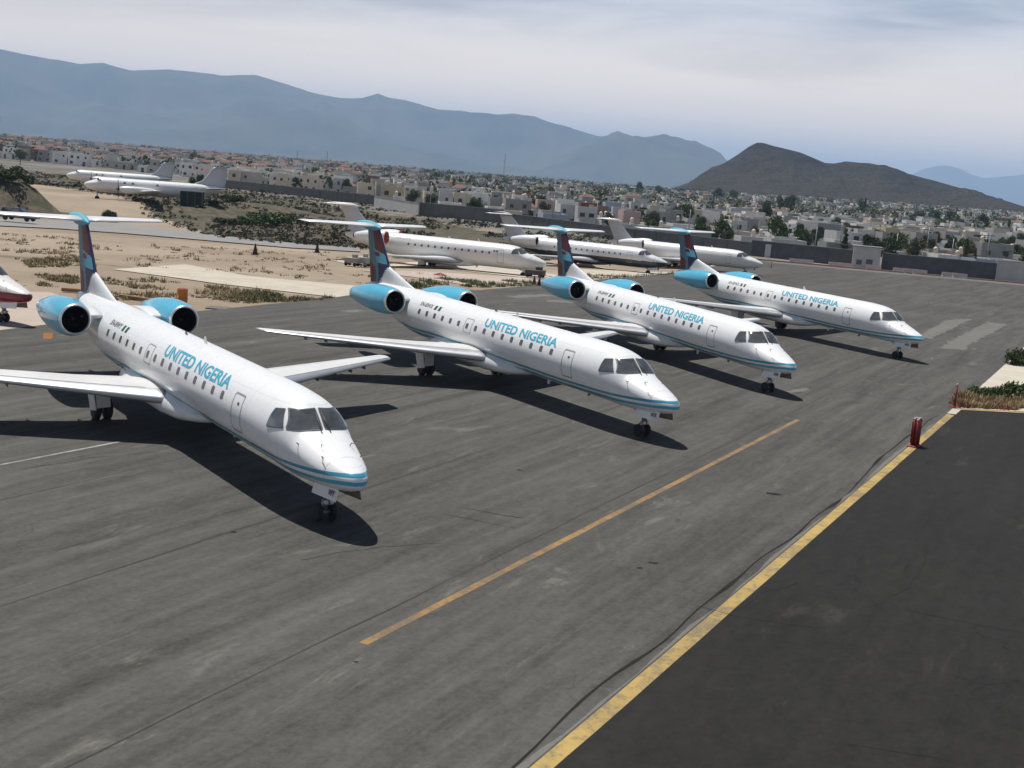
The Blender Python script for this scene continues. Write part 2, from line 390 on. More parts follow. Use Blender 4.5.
for q in ([(926, 548), (924, 566), (908, 588), (882, 602), (866, 607)], [(690, 604), (735, 616), (785, 624), (820, 628)], [(735, 612), (770, 590), (800, 583)], [(905, 610), (960, 622), (1030, 634)], [(845, 745), (900, 752), (960, 764)]):
    crack(q, 0.05, 'paving_crack', at, 0.0082)
M_DPATCH = mat('dusty_asphalt', (0.040, 0.039, 0.036), 0.95, var=0.45, vscale=0.9)
pe, pf = [], []
for i in range(70):
    t = -18 + (Llen + 12) * i / 69; o = -0.21; wd = 0.16 * max(0.05, 0.55 + mnoise.noise(Vector((t * 0.5, 1.7, 0))))
    pe.append(pt(t, o - wd)); pf.append(pt(t, o))
sheet('broken_edge_strip', pe + pf[::-1], 0.0062, M_BAND)
strip('orange_guide_line', (-2.62, 25.62, 0), (12.95, 57.75, 0), 0.21, 0.005, M_ORG, 0.08, 50)
strip('white_guide_line', (-26, 16.5, 0), (-12.85, 42.3, 0), 0.13, 0.005, M_WHT, 0.1, 30)
def ragged(P0, amp=0.35):
    o = []
    for i, a_ in enumerate(P0):
        b_ = P0[(i + 1) % len(P0)]; L_ = (b_ - a_).length; k_ = max(2, int(L_ / 0.35)); nq = Vector((b_.y - a_.y, a_.x - b_.x, 0)).normalized()
        am = min(amp, L_ * 0.12)
        for j in range(k_):
            q = a_.lerp(b_, j / k_); o.append(q + nq * am * (mnoise.noise(Vector((q.x * 1.1, q.y * 1.1, 2))) + .6 * mnoise.noise(Vector((q.x * 3.1, q.y * 3.1, 6)))))
    sheet('worn_apron_band', o, 0.005, M_BAND)
ragged(pv((946.7, 320), (972, 319), (930, 339), (917, 336)))
ragged(pv((987.7, 322), (1007.6, 324.6), (963, 350), (939, 348)))
for q in ([(210, 305.5), (232, 307.5), (226, 309.5), (203, 308)], [(338, 311), (358, 309.5), (366, 311), (352, 312.5)], [(505, 296), (545, 294), (556, 296), (515, 298)], [(786, 391), (807, 388), (810, 390), (790, 393)], [(545, 300), (560, 300), (575, 303), (548, 302)], [(106, 307), (126, 305), (133, 307), (112, 309)], [(926, 303), (932, 302), (933, 303), (927, 304)]):
    ragged(pv(*q))
# concrete hardstands on the dirt
sheet('concrete_hardstand', pv((0, 291), (50, 292), (84, 303), (92, 318.5), (62, 323), (0, 330.5)) + [Vector((-34, 46, 0)), Vector((-70, 40, 0)), Vector((-70, 84, 0))], -0.01, M_TANC)
sheet('concrete_hardstand', pv((112, 269), (185, 264), (250, 276), (385, 288), (372, 297), (345, 298), (215, 283), (150, 274)), -0.012, M_CONC)
sheet('concrete_hardstand', pv((330, 260), (395, 262), (470, 262), (600, 281), (640, 282), (600, 284.5), (540, 279), (440, 268), (350, 264)), -0.012, M_CONC)
sheet('concrete_hardstand', pv((360, 270), (420, 271), (520, 277), (560, 283), (480, 287), (430, 279)), -0.014, M_TANC)
sheet('concrete_hardstand', pv((560, 268), (655, 272), (705, 270), (698, 273), (640, 276.5), (560, 274)), -0.012, M_CONC)
sheet('concrete_hardstand', pv((690, 258), (765, 264), (757, 267.5), (720, 268.5), (690, 264)), -0.012, M_TANC)
sheet('concrete_hardstand', pv((690, 263.2), (745, 266.2), (740, 267.2), (690, 265.8)), -0.006, M_CONC)
# perimeter road behind the dirt
M_ROAD = mat('pale_road', (0.25, 0.24, 0.225), 0.9, var=0.2, vscale=0.3)
ra = [at(u, v, zt) for u, v in ((-60, 213), (0, 219), (60, 221), (130, 225), (205, 234), (290, 243), (360, 248))]
rb = [at(u, v, zt) for u, v in ((-60, 222), (0, 226), (60, 229), (130, 234), (205, 240.5), (290, 248), (360, 252))]
mb = MB()
for a_, b_ in zip(ra, rb): pass
n_ = len(ra)
def resample(pts, k):
    o = []
    for i in range(len(pts) - 1):
        for j in range(k): o.append(pts[i].lerp(pts[i + 1], j / k))
    return o + [pts[-1]]
ra, rb = resample(ra, 8), resample(rb, 8)
vs = []
for a_, b_ in zip(ra, rb):
    for t in (0, .33, .66, 1):
        p = a_.lerp(b_, t); vs.append((p.x, p.y, zt(p.x, p.y) + 0.06))
mb.add(vs, [(i * 4 + j, i * 4 + j + 1, i * 4 + j + 5, i * 4 + j + 4) for i in range(len(ra) - 1) for j in range(3)])
tag(mb.build('perimeter_road', M_ROAD), kind='structure')
# painted kerb along the far apron edge
M_KERB = mat('red_orange_kerb', (0.36, 0.15, 0.09), 0.85, var=0.45, vscale=0.4, col2=(0.40, 0.32, 0.25))
k0, k1, k2 = at(690, 256.5), at(757, 260), at(1024, 284)
mb = MB()
for a_, b_ in ((k0, k1), (k1, k2), (k2, Vector((140, 229, -1.7)))):
    d = b_ - a_; mb.box((a_ + b_) / 2 + Vector((0, 0.5, 0.10)), (d.length, 0.5, 0.30), math.atan2(d.y, d.x))
tag(mb.build('apron_kerb', M_KERB), kind='structure')
sheet('kerb_strip', [k1, k2, Vector((140, 229, 0)), Vector((140, 226, 0)), k2 - Vector((0, 6.5, 0)), k1 - Vector((-2, 6.5, 0))], 0.006, M_BAND)

# ------------------------------------------------------------------ hills, mountains, haze
def az_of(u, v=178):
    d = ray(u, v); return math.atan2(d.x, d.y)
def elev(u, v):
    d = ray(u, v); return d.z / math.hypot(d.x, d.y)
def ridge(name, prof, d_foot, d_ridge, d_back, material, foot_z, rough, fr, n_az=220, n_d=40, amp_az=0.0, seed=0, spur=0.0):
    """terrain whose skyline has the photographed elevation angles at its own distance"""
    pa = [az_of(u, v) for u, v in prof]; pe = [elev(u, v) for u, v in prof]
    mb = MB(); vs = []
    for i in range(n_az + 1):
        a = pa[0] + (pa[-1] - pa[0]) * i / n_az
        e = float(np.interp(a, pa, pe))
        wob = 1 + 0.05 * mnoise.noise(Vector((a * 9, seed, 1.7)))
        dr = d_ridge * wob; H = CAM_H + e * dr - foot_z
        fall = 1
        for j in range(n_d + 1):
            t = j / n_d
            if t < 0.7:
                k = t / 0.7; d = d_foot + (dr - d_foot) * k; h = k ** 1.25
            else:
                k = (t - 0.7) / 0.3; d = dr + (d_back - dr) * k; h = 1 - k ** 1.2
            x, y = d * math.sin(a), d * math.cos(a)
            nn = mnoise.fractal(Vector((x / fr, y / fr, seed)), 0.9, 2.1, 5)
            sp = mnoise.ridged_multi_fractal(Vector((a * d_ridge / fr / 1.4, t * 1.2, seed + 5)), 1.0, 2.1, 4, 1.0, 2.0) - 1.0
            off = 1 - abs(h - 1) ** 6
            z = foot_z + H * h + (nn * rough + sp * spur) * h * (1 - h) * 3.0 + nn * rough * 0.08 * h
            vs.append((x, y, z))
    q = n_d + 1
    mb.add(vs, [(i * q + j, (i + 1) * q + j, (i + 1) * q + j + 1, i * q + j + 1) for i in range(n_az) for j in range(n_d)], 0, True)
    o = mb.build(name, material); return tag(o, kind='structure')

g = NT('brown_hill_scrub'); P = g.tc.outputs['Object']
h1 = g.noise(P, 0.012, 6, 0.65); h2 = g.noise(P, 0.06, 5, 0.75); geo = g.n('ShaderNodeNewGeometry'); sepz = g.n('ShaderNodeSeparateXYZ'); g.t.links.new(geo.outputs['Position'], sepz.inputs[0])
c = g.mix(g.ramp(h2, 0.35, 0.65), (0.015, 0.0155, 0.012), (0.042, 0.036, 0.027))
c = g.mix(g.ramp(g.math('ADD', h1, g.math('MULTIPLY', sepz.outputs[2], -0.0035)), 0.12, 0.42), c, (0.078, 0.060, 0.044))
h3 = g.noise(P, 0.22, 4, 0.8)
c = g.mix(g.ramp(h3, 0.46, 0.56, 0, 0.85), c, (0.012, 0.014, 0.011))
c = g.mix(g.ramp(h2, 0.6, 0.7, 0, 0.7), c, (0.10, 0.085, 0.07))
g.col(c); g.rough(1.0); g.b.inputs['Specular IOR Level'].default_value = 0.1; g.bump(g.math('ADD', h2, h1), 1.0, 14.0)
ridge('brown_hill', [(672, 206), (682, 195), (689, 187), (695, 182), (703, 176), (720, 166), (738, 154.5), (748, 147), (757, 142), (764, 142.5), (775, 146), (800, 152.5), (825, 163), (834, 163.5), (845, 161.5), (870, 163.5), (890, 167.5), (910, 174), (935, 180.5), (960, 188), (990, 196), (1024, 206), (1062, 215), (1100, 222)],
      1750, 2300, 3300, g.M, 13, 17, 110, seed=3, spur=22)
g = NT('forest_mountain'); P = g.tc.outputs['Object']
m1 = g.noise(P, 0.0012, 7, 0.7)
g.col(g.mix(g.ramp(m1, 0.3, 0.7), (0.035, 0.045, 0.04), (0.10, 0.095, 0.075))); g.rough(1.0); g.b.inputs['Specular IOR Level'].default_value = 0.05
ridge('mountain_range', [(-420, 30), (-300, 22), (-200, 38), (-120, 30), (-60, 41), (0, 47.5), (20, 52), (48, 58), (72, 62.5), (80, 64), (103, 62.5), (118, 67), (132, 70.5), (170, 70), (195, 72.5), (222, 76), (255, 75), (268, 78.5), (285, 84), (310, 91), (340, 96), (362, 96.5), (378, 93), (388, 97), (405, 100), (420, 104), (438, 109.5), (465, 112), (495, 116), (512, 114.5), (534, 117.5), (550, 124), (572, 130), (596, 136), (620, 138), (640, 136.5), (662, 134.5), (680, 136.5), (695, 142), (710, 150), (722, 156.5), (731, 163), (742, 173), (756, 184), (790, 192), (830, 200)],
      8500, 12500, 17000, g.M, 5, 220, 1300, n_az=520, n_d=56, seed=11, spur=260)
ridge('distant_mountain', [(860, 204), (895, 190), (910, 175), (922, 169), (936, 165.5), (948, 165), (960, 168), (970, 173), (984, 177.5), (1000, 176), (1024, 174), (1060, 171), (1140, 180), (1220, 205)],
      21000, 26000, 32000, g.M, 5, 150, 2500, n_az=160, n_d=24, seed=23, spur=100)

hz = MB(); hz.box((0, 13000, 708.4), (70000, 60000, 1423.2))
hzm = bpy.data.materials.new('thin_haze'); hzm.use_nodes = True; t = hzm.node_tree; t.nodes.clear()
pvn = t.nodes.new('ShaderNodeVolumePrincipled'); pvn.inputs['Color'].default_value = (0.49, 0.70, 1.0, 1); pvn.inputs['Density'].default_value = 7.8e-5; pvn.inputs['Anisotropy'].default_value = 0.0
o_ = t.nodes.new('ShaderNodeOutputMaterial'); t.links.new(pvn.outputs[0], o_.inputs['Volume'])
tag(hz.build('haze', hzm), kind='stuff')

# ------------------------------------------------------------------ town
ORD = ['first', 'second', 'third', 'fourth', 'fifth', 'sixth', 'seventh', 'eighth', 'ninth', 'tenth', 'eleventh', 'twelfth', 'thirteenth', 'fourteenth', 'fifteenth', 'sixteenth', 'seventeenth', 'eighteenth', 'nineteenth', 'twentieth']
def ordinal(i): return ORD[i] if i < len(ORD) else ORD[9 + (i - 9) % 10] + ' after the twentieth' if False else (ORD[i] if i < 20 else '%dth' % (i + 1) if (i + 1) % 10 not in (1, 2, 3) or (i + 1) % 100 in (11, 12, 13) else '%d%s' % (i + 1, {1: 'st', 2: 'nd', 3: 'rd'}[(i + 1) % 10]))
HC = {'white': (0.66, 0.64, 0.60), 'cream': (0.56, 0.48, 0.37), 'grey block': (0.27, 0.265, 0.255), 'pink': (0.42, 0.315, 0.28), 'terracotta': (0.24, 0.155, 0.125), 'maroon': (0.15, 0.07, 0.06), 'yellow ochre': (0.44, 0.37, 0.25), 'pale blue': (0.30, 0.36, 0.42), 'beige': (0.42, 0.385, 0.325), 'pale grey': (0.44, 0.435, 0.42)}
HM = {k: mat('house_' + k.replace(' ', '_'), tuple(min(.84, q * 1.26) for q in v), 0.9, var=0.22, vscale=0.35, coord='Object') for k, v in HC.items()}
M_ROOF = mat('roof_render', (0.40, 0.38, 0.35), 0.95, var=0.45, vscale=0.25)
M_RROOF = mat('roof_red', (0.20, 0.105, 0.082), 0.95, var=0.4, vscale=0.3)
M_WIN = mat('house_window', (0.03, 0.033, 0.038), 0.2)
M_TANK = mat('water_tank', (0.62, 0.54, 0.44), 0.6)
hnames = list(HC); mats_stuff = [HM[k] for k in hnames] + [M_ROOF, M_RROOF, M_WIN, M_TANK]
IX = {k: i for i, k in enumerate(hnames)}; I_ROOF, I_RROOF, I_WIN, I_TANK = len(hnames), len(hnames) + 1, len(hnames) + 2, len(hnames) + 3
WL = [(-400, 720), (-200, 700), (0, 650), (60, 630), (200, 560), (230, 480), (340, 458), (378, 400), (420, 345), (500, 345), (560, 325), (640, 292), (700, 286), (770, 272), (850, 264), (1010, 262), (1300, 262)]
def pxu(x, y, z=0):
    d = Vector((x, y, z - CAM_H)); k = d.dot(CF); return 512 + F_PX * d.dot(CR) / k, 384 - F_PX * d.dot(CU) / k
rnd = random.Random(42)
houses = []; gaps = []
phi = R_(7); ex, ey = Vector((math.cos(phi), math.sin(phi), 0)), Vector((-math.sin(phi), math.cos(phi), 0))
v = 215.0; row = 0
while v < 2350:
    dep = rnd.uniform(5.5, 8.5)
    u = -1100.0 + rnd.uniform(0, 10)
    while u < 1100:
        wd = rnd.uniform(3.8, 7.6)
        p = ex * (u + wd / 2) + ey * v; p.x += 4 * math.sin(v * 0.05); p.y += rnd.uniform(-1.5, 1.5)
        d = p.length; azd = math.degrees(math.atan2(p.x, p.y))
        u += wd + (rnd.uniform(3, 16) if rnd.random() < 0.16 else rnd.uniform(0.0, 0.6))
        if not (-26 < azd < 27) or d > 2300: continue
        X, Y = pxu(p.x, p.y)
        if d < np.interp(X, [q[0] for q in WL], [q[1] for q in WL]): continue
        if azd > 6 and d > 1800: continue
        if d > 700 and rnd.random() < 0.45: continue
        if rnd.random() < (0.33 if X > 420 else 0.12): gaps.append(p.copy()); continue
        houses.append((d, p.copy(), wd, dep, X))
    row += 1
    v += dep + (rnd.uniform(6, 11) if row % 2 == 0 else rnd.uniform(0.8, 4)) + max(0, (v - 700) * 0.012)
houses.sort(key=lambda q: q[0])
def house_spec(d, p, wd, dep, X):
    if X < 345 and d < 640: kind = rnd.choices(['white', 'cream', 'pale grey', 'beige'], [10, 2, 2, 1])[0]; st = 2 if rnd.random() < 0.6 else 1
    elif X < 420: kind = rnd.choices(hnames, [10, 4, 4, 1.6, 2, 1, 1, 0.5, 4, 5])[0]; st = 1 if rnd.random() < 0.5 else 2
    else: kind = rnd.choices(hnames, [7, 4, 6, 1.3, 1.2, 1.0, 1.0, 0.5, 4, 5.5])[0]; st = 1 if rnd.random() < 0.62 else 2
    roof = 'red' if rnd.random() < (0.24 if X < 420 and d > 660 else 0.035) else 'flat'
    if 420 < X < 1024 and d < 300: st = 1
    return kind, st, roof
def house_geo(kind, st, roof, wd, dep, r, tank):
    """walls with parapet and roof in local coordinates, facade looks towards -Y"""
    h = 2.5 * st + r.uniform(0.0, 0.6); par = r.uniform(0.25, 0.7)
    out_ = {}
    b = MB(); x, y = wd / 2, dep / 2; t_ = 0.18
    st_back = st == 2 and r.random() < 0.4
    def shell(x0, x1, y0, y1, z1, par):
        vs = [(x0, y0, -1), (x1, y0, -1), (x1, y1, -1), (x0, y1, -1), (x0, y0, z1 + par), (x1, y0, z1 + par), (x1, y1, z1 + par), (x0, y1, z1 + par),
              (x0 + t_, y0 + t_, z1 + par), (x1 - t_, y0 + t_, z1 + par), (x1 - t_, y1 - t_, z1 + par), (x0 + t_, y1 - t_, z1 + par), (x0 + t_, y0 + t_, z1), (x1 - t_, y0 + t_, z1), (x1 - t_, y1 - t_, z1), (x0 + t_, y1 - t_, z1)]
        fs = []
        for a in range(4):
            k = (a + 1) % 4; fs += [(a, k, 4 + k, 4 + a), (4 + a, 4 + k, 8 + k, 8 + a), (8 + a, 8 + k, 12 + k, 12 + a)]
        b.add(vs, fs)
    rf = MB()
    def roofq(x0, x1, y0, y1, z1): rf.add([(x0 + t_, y0 + t_, z1), (x1 - t_, y0 + t_, z1), (x1 - t_, y1 - t_, z1), (x0 + t_, y1 - t_, z1)], [(0, 1, 2, 3)])
    if st_back:
        ys = -y + dep * 0.42
        shell(-x, x, -y, ys, 2.6, 0.3); roofq(-x, x, -y, ys, 2.6)
        shell(-x, x, ys + 0.01, y, h, par); roofq(-x, x, ys + 0.01, y, h)
        faces_ = [(-y, 0), (ys + 0.01, 1)]
    else:
        shell(-x, x, -y, y, h, par)
        if roof == 'red':
            ov = 0.35
            rf.add([(-x - ov, -y - ov, h + par), (x + ov, -y - ov, h + par), (x + ov, y + ov, h + par), (-x - ov, y + ov, h + par), (-x * 0.5, 0, h + par + 1.1), (x * 0.5, 0, h + par + 1.1)], [(0, 1, 5, 4), (1, 2, 5), (2, 3, 4, 5), (3, 0, 4), (3, 2, 1, 0)])
        else: roofq(-x, x, -y, y, h)
        faces_ = [(-y, 0)] + ([(-y, 1)] if st == 2 else [])
    wins = []
    for fy, fl in faces_:
        n = 1 if wd < 4.6 else 2 if wd < 8 else 3
        for k in range(n):
            if r.random() < 0.18: continue
            cx = -x + wd * (k + 0.5) / n + r.uniform(-0.3, 0.3); ww = r.uniform(0.7, 1.3); hh = r.uniform(0.9, 1.25)
            if fl == 0 and r.random() < 0.35: hh = 2.1; z0 = 0.05
            else: z0 = 0.9
            wins.append((cx, fy - 0.012, fl * 2.5 + z0 + hh / 2, ww, hh))
    tk = None
    if tank:
        tk = (r.uniform(-x * 0.6, x * 0.6), r.uniform(0, y * 0.6), h)
    return b, rf, wins, tk, h + par
def add_tank(mb, c, mi=0):
    mb.box((c[0], c[1], c[2] + 0.4), (0.8, 0.8, 0.8), 0, mi)
    mb.lathe((c[0], c[1], c[2] + 0.8), (0, 0, 1), [(0, 0.45), (0.8, 0.45), (1.0, 0.3), (1.1, 0.13)], 8, mi)
N_IND = 280
inds = houses[:N_IND]
town_mb = MB()
rows = {}
SECT = [(240, 'at the far left'), (345, 'above the dark scrub'), (440, 'behind the whitewashed wall'), (540, 'left of the tall mast'), (640, 'between the middle blue tails'), (760, 'below the hill peak'), (880, 'behind the dark wall'), (5000, 'on the far right')]
def sect(X):
    for a, b in SECT:
        if X < a: return b
HOUSE_LOG = []
for i, (d, p, wd, dep, X) in enumerate(houses):
    kind, st, roof = house_spec(d, p, wd, dep, X)
    r = random.Random(i)
    tank = r.random() < (0.30 if d < 500 else 0.12)
    b, rf, wins, tk, top = house_geo(kind, st, roof, wd, dep, r, tank)
    z = zt(p.x, p.y) - 0.2; rz = phi + r.uniform(-0.06, 0.06)
    if i < N_IND:
        root = empty('house', (p.x, p.y, z), rz)
        HOUSE_LOG.append((kind, st, roof, X, d, root, tank))
        b.build('wall', HM[kind], root, fix=False)
        if len(rf.f) == 2:
            for k in (0, 1):
                q = MB(); q.add(rf.v[4 * k:4 * k + 4], [(0, 1, 2, 3)]); q.build('roof', M_ROOF, root, fix=False)
        else: rf.build('roof', M_RROOF if roof == 'red' else M_ROOF, root, fix=False)
        if i < 400:
            for (cx, cy, cz, ww, hh) in wins:
                q = MB(); q.box((cx, cy, cz), (ww, 0.06, hh)); q.build('window', M_WIN, root)
        if tk:
            q = MB(); add_tank(q, tk); q.build('water_tank', M_TANK, root)
    else:
        T = Matrix.Translation((p.x, p.y, z)) @ Matrix.Rotation(rz, 4, 'Z')
        town_mb.add([T @ Vector(q) for q in b.v], b.f, IX[kind])
        town_mb.add([T @ Vector(q) for q in rf.v], rf.f, I_RROOF if roof == 'red' else I_ROOF)
        if d < 1500:
            q = MB()
            for (cx, cy, cz, ww, hh) in wins: q.add([(cx - ww / 2, cy - .03, cz - hh / 2), (cx + ww / 2, cy - .03, cz - hh / 2), (cx + ww / 2, cy - .03, cz + hh / 2), (cx - ww / 2, cy - .03, cz + hh / 2)], [(0, 1, 2, 3)])
            town_mb.add([T @ Vector(k) for k in q.v], q.f, I_WIN)
        if tk and d < 900:
            q = MB(); add_tank(q, tk); town_mb.add([T @ Vector(k) for k in q.v], q.f, I_TANK)
tag(town_mb.build('distant_houses', mats_stuff, fix=False), 'distant low town of pale flat-roofed houses stretching to the hills', 'town', None, 'stuff')
cnt = {}
for kind, st, roof, X, d, root, tank in sorted(HOUSE_LOG, key=lambda q: q[3]):
    s_ = sect(X); key = (kind, st, roof, s_); cnt.setdefault(key, []).append((root, tank))
for (kind, st, roof, s_), L in cnt.items():
    for k, (root, tank) in enumerate(L):
        desc = f"{'two-storey' if st == 2 else 'single-storey'} {kind} {'red-roofed' if roof == 'red' else 'flat-roofed'} house"
        lab = f"{desc} {s_}" if len(L) == 1 else f"{ordinal(k)} {desc} from the left, {s_}"
        tag(root, lab, 'house', 'houses of the town beyond the airfield')

# ------------------------------------------------------------------ trees, bushes, grass
def leafmat(name, c1, c2):
    a = NT(name); P = a.tc.outputs['Object']
    a.col(a.mix(a.ramp(a.noise(P, 1.1, 3), 0.35, 0.65), c1, c2)); a.rough(0.7); a.b.inputs['Specular IOR Level'].default_value = 0.25
    a.b.inputs['Subsurface Weight'].default_value = 0.0
    return a.M
LEAF = [leafmat('leaf_dark', (0.034, 0.052, 0.020), (0.070, 0.098, 0.036)), leafmat('leaf_mid', (0.052, 0.080, 0.024), (0.105, 0.140, 0.044)), leafmat('leaf_olive', (0.065, 0.070, 0.033), (0.125, 0.130, 0.060)), leafmat('leaf_dry', (0.20, 0.155, 0.085), (0.36, 0.28, 0.15))]
M_BARK = mat('bark', (0.10, 0.075, 0.055), 0.95, var=0.4, vscale=4)
def leaves(mb, c, rad, n, size, r, flat=1.0, mi=0):
    c = Vector(c)
    for _ in range(n):
        while True:
            q = Vector((r.uniform(-1, 1), r.uniform(-1, 1), r.uniform(-1, 1)))
            if 0.15 < q.length < 1: break
        q = q * (0.55 + 0.45 * r.random()); q = Vector((q.x * rad[0], q.y * rad[1], q.z * rad[2]))
        a = Vector((r.gauss(0, 1), r.gauss(0, 1), r.gauss(0, 1))).normalized(); u = a.orthogonal().normalized(); v = a.cross(u); s_ = size * r.uniform(0.5, 1.2)
        o = c + q
        mb.add([o - u * s_, o + v * s_ * 0.55, o + u * s_, o - v * s_ * 0.55], [(0, 1, 2, 3)], mi, True)
def crown_mesh(kind, r, n, size):
    mb = MB()
    if kind == 'round':
        for k in range(11):
            a = r.uniform(0, 6.28); q = r.uniform(0.15, 0.62); z = r.uniform(0.36, 0.86)
            rr = r.uniform(0.2, 0.34)
            leaves(mb, (math.cos(a) * q * 0.55, math.sin(a) * q * 0.55, z), (rr, rr, rr * 0.75), n // 11, size, r)
    elif kind == 'cypress':
        for k in range(12):
            z = 0.08 + 0.88 * k / 11; rr = 0.115 * (1 - (k / 11) ** 2 * 0.85) + 0.015
            leaves(mb, (r.uniform(-.02, .02), r.uniform(-.02, .02), z), (rr, rr, 0.07), n // 12, size, r)
    else:
        for k in range(9):
            a = r.uniform(0, 6.28); q = r.uniform(0.0, 0.75); rr = r.uniform(0.22, 0.42)
            leaves(mb, (math.cos(a) * q * 0.6, math.sin(a) * q * 0.6, r.uniform(0.05, 0.36)), (rr, rr, rr * 0.6), n // 9, size, r)
    return mb
def trunk_mesh(r):
    mb = MB()
    mb.tube((0, 0, -0.03), (0.01, 0, 0.34), 0.032, 0.022, 8)
    for k in range(5):
        a = 1.256 * k + r.uniform(-.4, .4); mb.tube((0.01, 0, 0.26 + 0.02 * k), (math.cos(a) * 0.2, math.sin(a) * 0.2, 0.5 + r.uniform(0, .16)), 0.017, 0.006, 6)
    return mb
TREE = {}
rt = random.Random(5)
for kind, n, size in (('round', 1500, 0.052), ('cypress', 700, 0.036), ('bush', 1300, 0.06)):
    for li in range(3):
        for v_ in range(2):
            TREE[kind, li, v_] = (crown_mesh(kind, rt, n, size).mesh(kind + '_crown', LEAF[li]), trunk_mesh(rt).mesh(kind + '_trunk', M_BARK))
TLOG = []
def tree(p, h, wscale, kind, li, v_, name=None):
    name = name or {'round': 'tree', 'cypress': 'cypress_tree', 'bush': 'bush'}[kind]
    root = empty(name, p, rt.uniform(0, 6.28)); root.scale = (h * wscale, h * wscale, h)
    for nm, me in zip(('crown', 'trunk'), TREE[kind, li, v_]):
        if kind == 'bush' and nm == 'trunk': continue
        o = bpy.data.objects.new('foliage' if kind == 'bush' else nm, me); COL.objects.link(o); o.parent = root
    TLOG.append((pxu(p.x, p.y, p.z)[0], name, li, root, p.length, h)); return root
# trees that can be told apart: (pixel x, distance, height, width factor, kind, leaf)
for u, d, h, wsc, kind, li in [(783, 300, 8.0, 1.15, 'round', 1), (808, 305, 6.6, 1.05, 'round', 1), (762, 330, 5.0, 0.9, 'round', 2), (905, 292, 6.8, 1.35, 'round', 0), (893, 300, 5.2, 1.0, 'round', 1),
        (976, 300, 7.4, 1.2, 'round', 1), (990, 305, 6.4, 1.0, 'round', 1), (1008, 300, 7.0, 1.0, 'round', 0), (976, 272, 6.6, 1.0, 'cypress', 0), (986, 268, 4.9, 0.9, 'cypress', 0), (853, 282, 6.4, 1.3, 'cypress', 0), (862, 340, 7.5, 0.7, 'round', 0),
        (641, 330, 6.2, 1.15, 'round', 0), (652, 335, 5.2, 1.0, 'round', 0), (690, 420, 8.0, 1.1, 'round', 0), (705, 300, 5.4, 1.0, 'round', 1), (735, 292, 4.6, 1.0, 'round', 1), (720, 295, 4.2, 1.0, 'round', 0), (626, 318, 4.8, 0.9, 'round', 0),
        (770, 480, 10, 0.9, 'round', 0), (783, 700, 12, 0.8, 'round', 0), (792, 690, 13, 0.8, 'round', 0), (868, 780, 13, 0.8, 'cypress', 0), (865, 770, 13, 0.7, 'round', 0), (940, 800, 9, 1.6, 'round', 0), (955, 810, 9, 1.6, 'round', 0), (925, 820, 9, 1.5, 'round', 0),
        (965, 700, 9, 1.2, 'round', 2), (990, 720, 10, 1.1, 'round', 0), (1016, 620, 9, 1.0, 'cypress', 0), (196, 330, 6.2, 1.05, 'round', 0), (448, 440, 5.5, 1.2, 'round', 0), (432, 445, 5.0, 1.2, 'round', 1), (553, 640, 9, 1.6, 'round', 2), (541, 650, 8, 1.3, 'round', 2),
        (720, 1000, 12, 1.2, 'round', 0), (735, 1050, 13, 1.0, 'round', 0), (660, 1100, 12, 1.2, 'round', 0), (640, 1120, 12, 1.1, 'round', 0), (437, 900, 9, 1.6, 'round', 0), (250, 700, 8, 1.3, 'round', 0), (315, 640, 8, 1.0, 'round', 0), (330, 520, 6, 1.0, 'round', 0), (347, 470, 6, 1.1, 'round', 0), (20, 560, 7, 1.2, 'round', 0), (120, 640, 7, 1.0, 'round', 0)]:
    tree(at_d(u, d), h, wsc * 0.62 if kind == 'round' else wsc, kind, 1 if li == 0 and kind == 'round' and rt.random() < .5 else li, rt.randint(0, 1))
gg = [p for p in gaps if p.length < 560]
for p in gg[:190]:
    p.z = zt(p.x, p.y); tree(p, rt.uniform(3.2, 6.5), rt.uniform(0.55, 0.85), 'round', rt.choice((0, 0, 1, 2)), rt.randint(0, 1))
# far trees as one mass
ft = MB(); rf_ = random.Random(9)
def blob_tree(mb, p, h, wd, n, r):
    leaves(mb, (p.x, p.y, p.z + h * 0.58), (wd / 2, wd / 2, h * 0.44), n, h * 0.12, r, mi=r.choice((0, 0, 0, 1, 2)))
for p in gaps:
    if p.length >= 560 or p not in gg[:190]:
        p.z = zt(p.x, p.y); blob_tree(ft, p, rf_.uniform(4, 9), rf_.uniform(4, 9), 26, rf_)
for k in range(2100):
    u = rf_.uniform(330, 1060) if rf_.random() < 0.8 else rf_.uniform(-60, 340); d = 560 + (rf_.random() ** 0.8) * 1900
    p = at_d(u, d)
    if u > 690 and d > 1900: continue
    blob_tree(ft, p, rf_.uniform(4, 8.5), rf_.uniform(4, 10), 22, rf_)
tag(ft.build('distant_trees', LEAF[:3], fix=False), 'far dark trees scattered among the houses of the town', 'trees', None, 'stuff')
# bushes on the scrubland
for u, v_, h, ws in [(262, 212, 2.6, 1.5), (276, 216, 3.0, 1.6), (244, 214, 2.2, 1.4), (290, 221, 2.2, 1.4), (234, 203, 2.6, 1.2), (256, 221, 2.0, 1.6), (306, 224, 1.8, 1.5), (8, 205, 3.0, 1.3), (28, 209, 2.0, 1.2), (212, 206, 1.6, 1.5), (225, 214, 1.8, 1.6), (110, 210, 2.6, 0.75), (2, 196, 2.2, 1.4)]:
    p = at(u, v_, zt); tree(p, h * 1.5, ws * 0.75, 'bush', 1 if 236 < u < 300 else 0, rt.randint(0, 1))
TL = {}
for X, name, li, root, d, h in sorted(TLOG, key=lambda q: q[0]):
    col_ = ('dark green', 'bright green', 'olive green')[li]
    s_ = sect(X) if name != 'bush' else 'on the dark scrubland beyond the perimeter road'
    if d < 345 and name != 'bush': s_ = 'just behind the perimeter wall' if X > 600 else 'near the parked propliners'
    TL.setdefault((name, col_, s_), []).append(root)
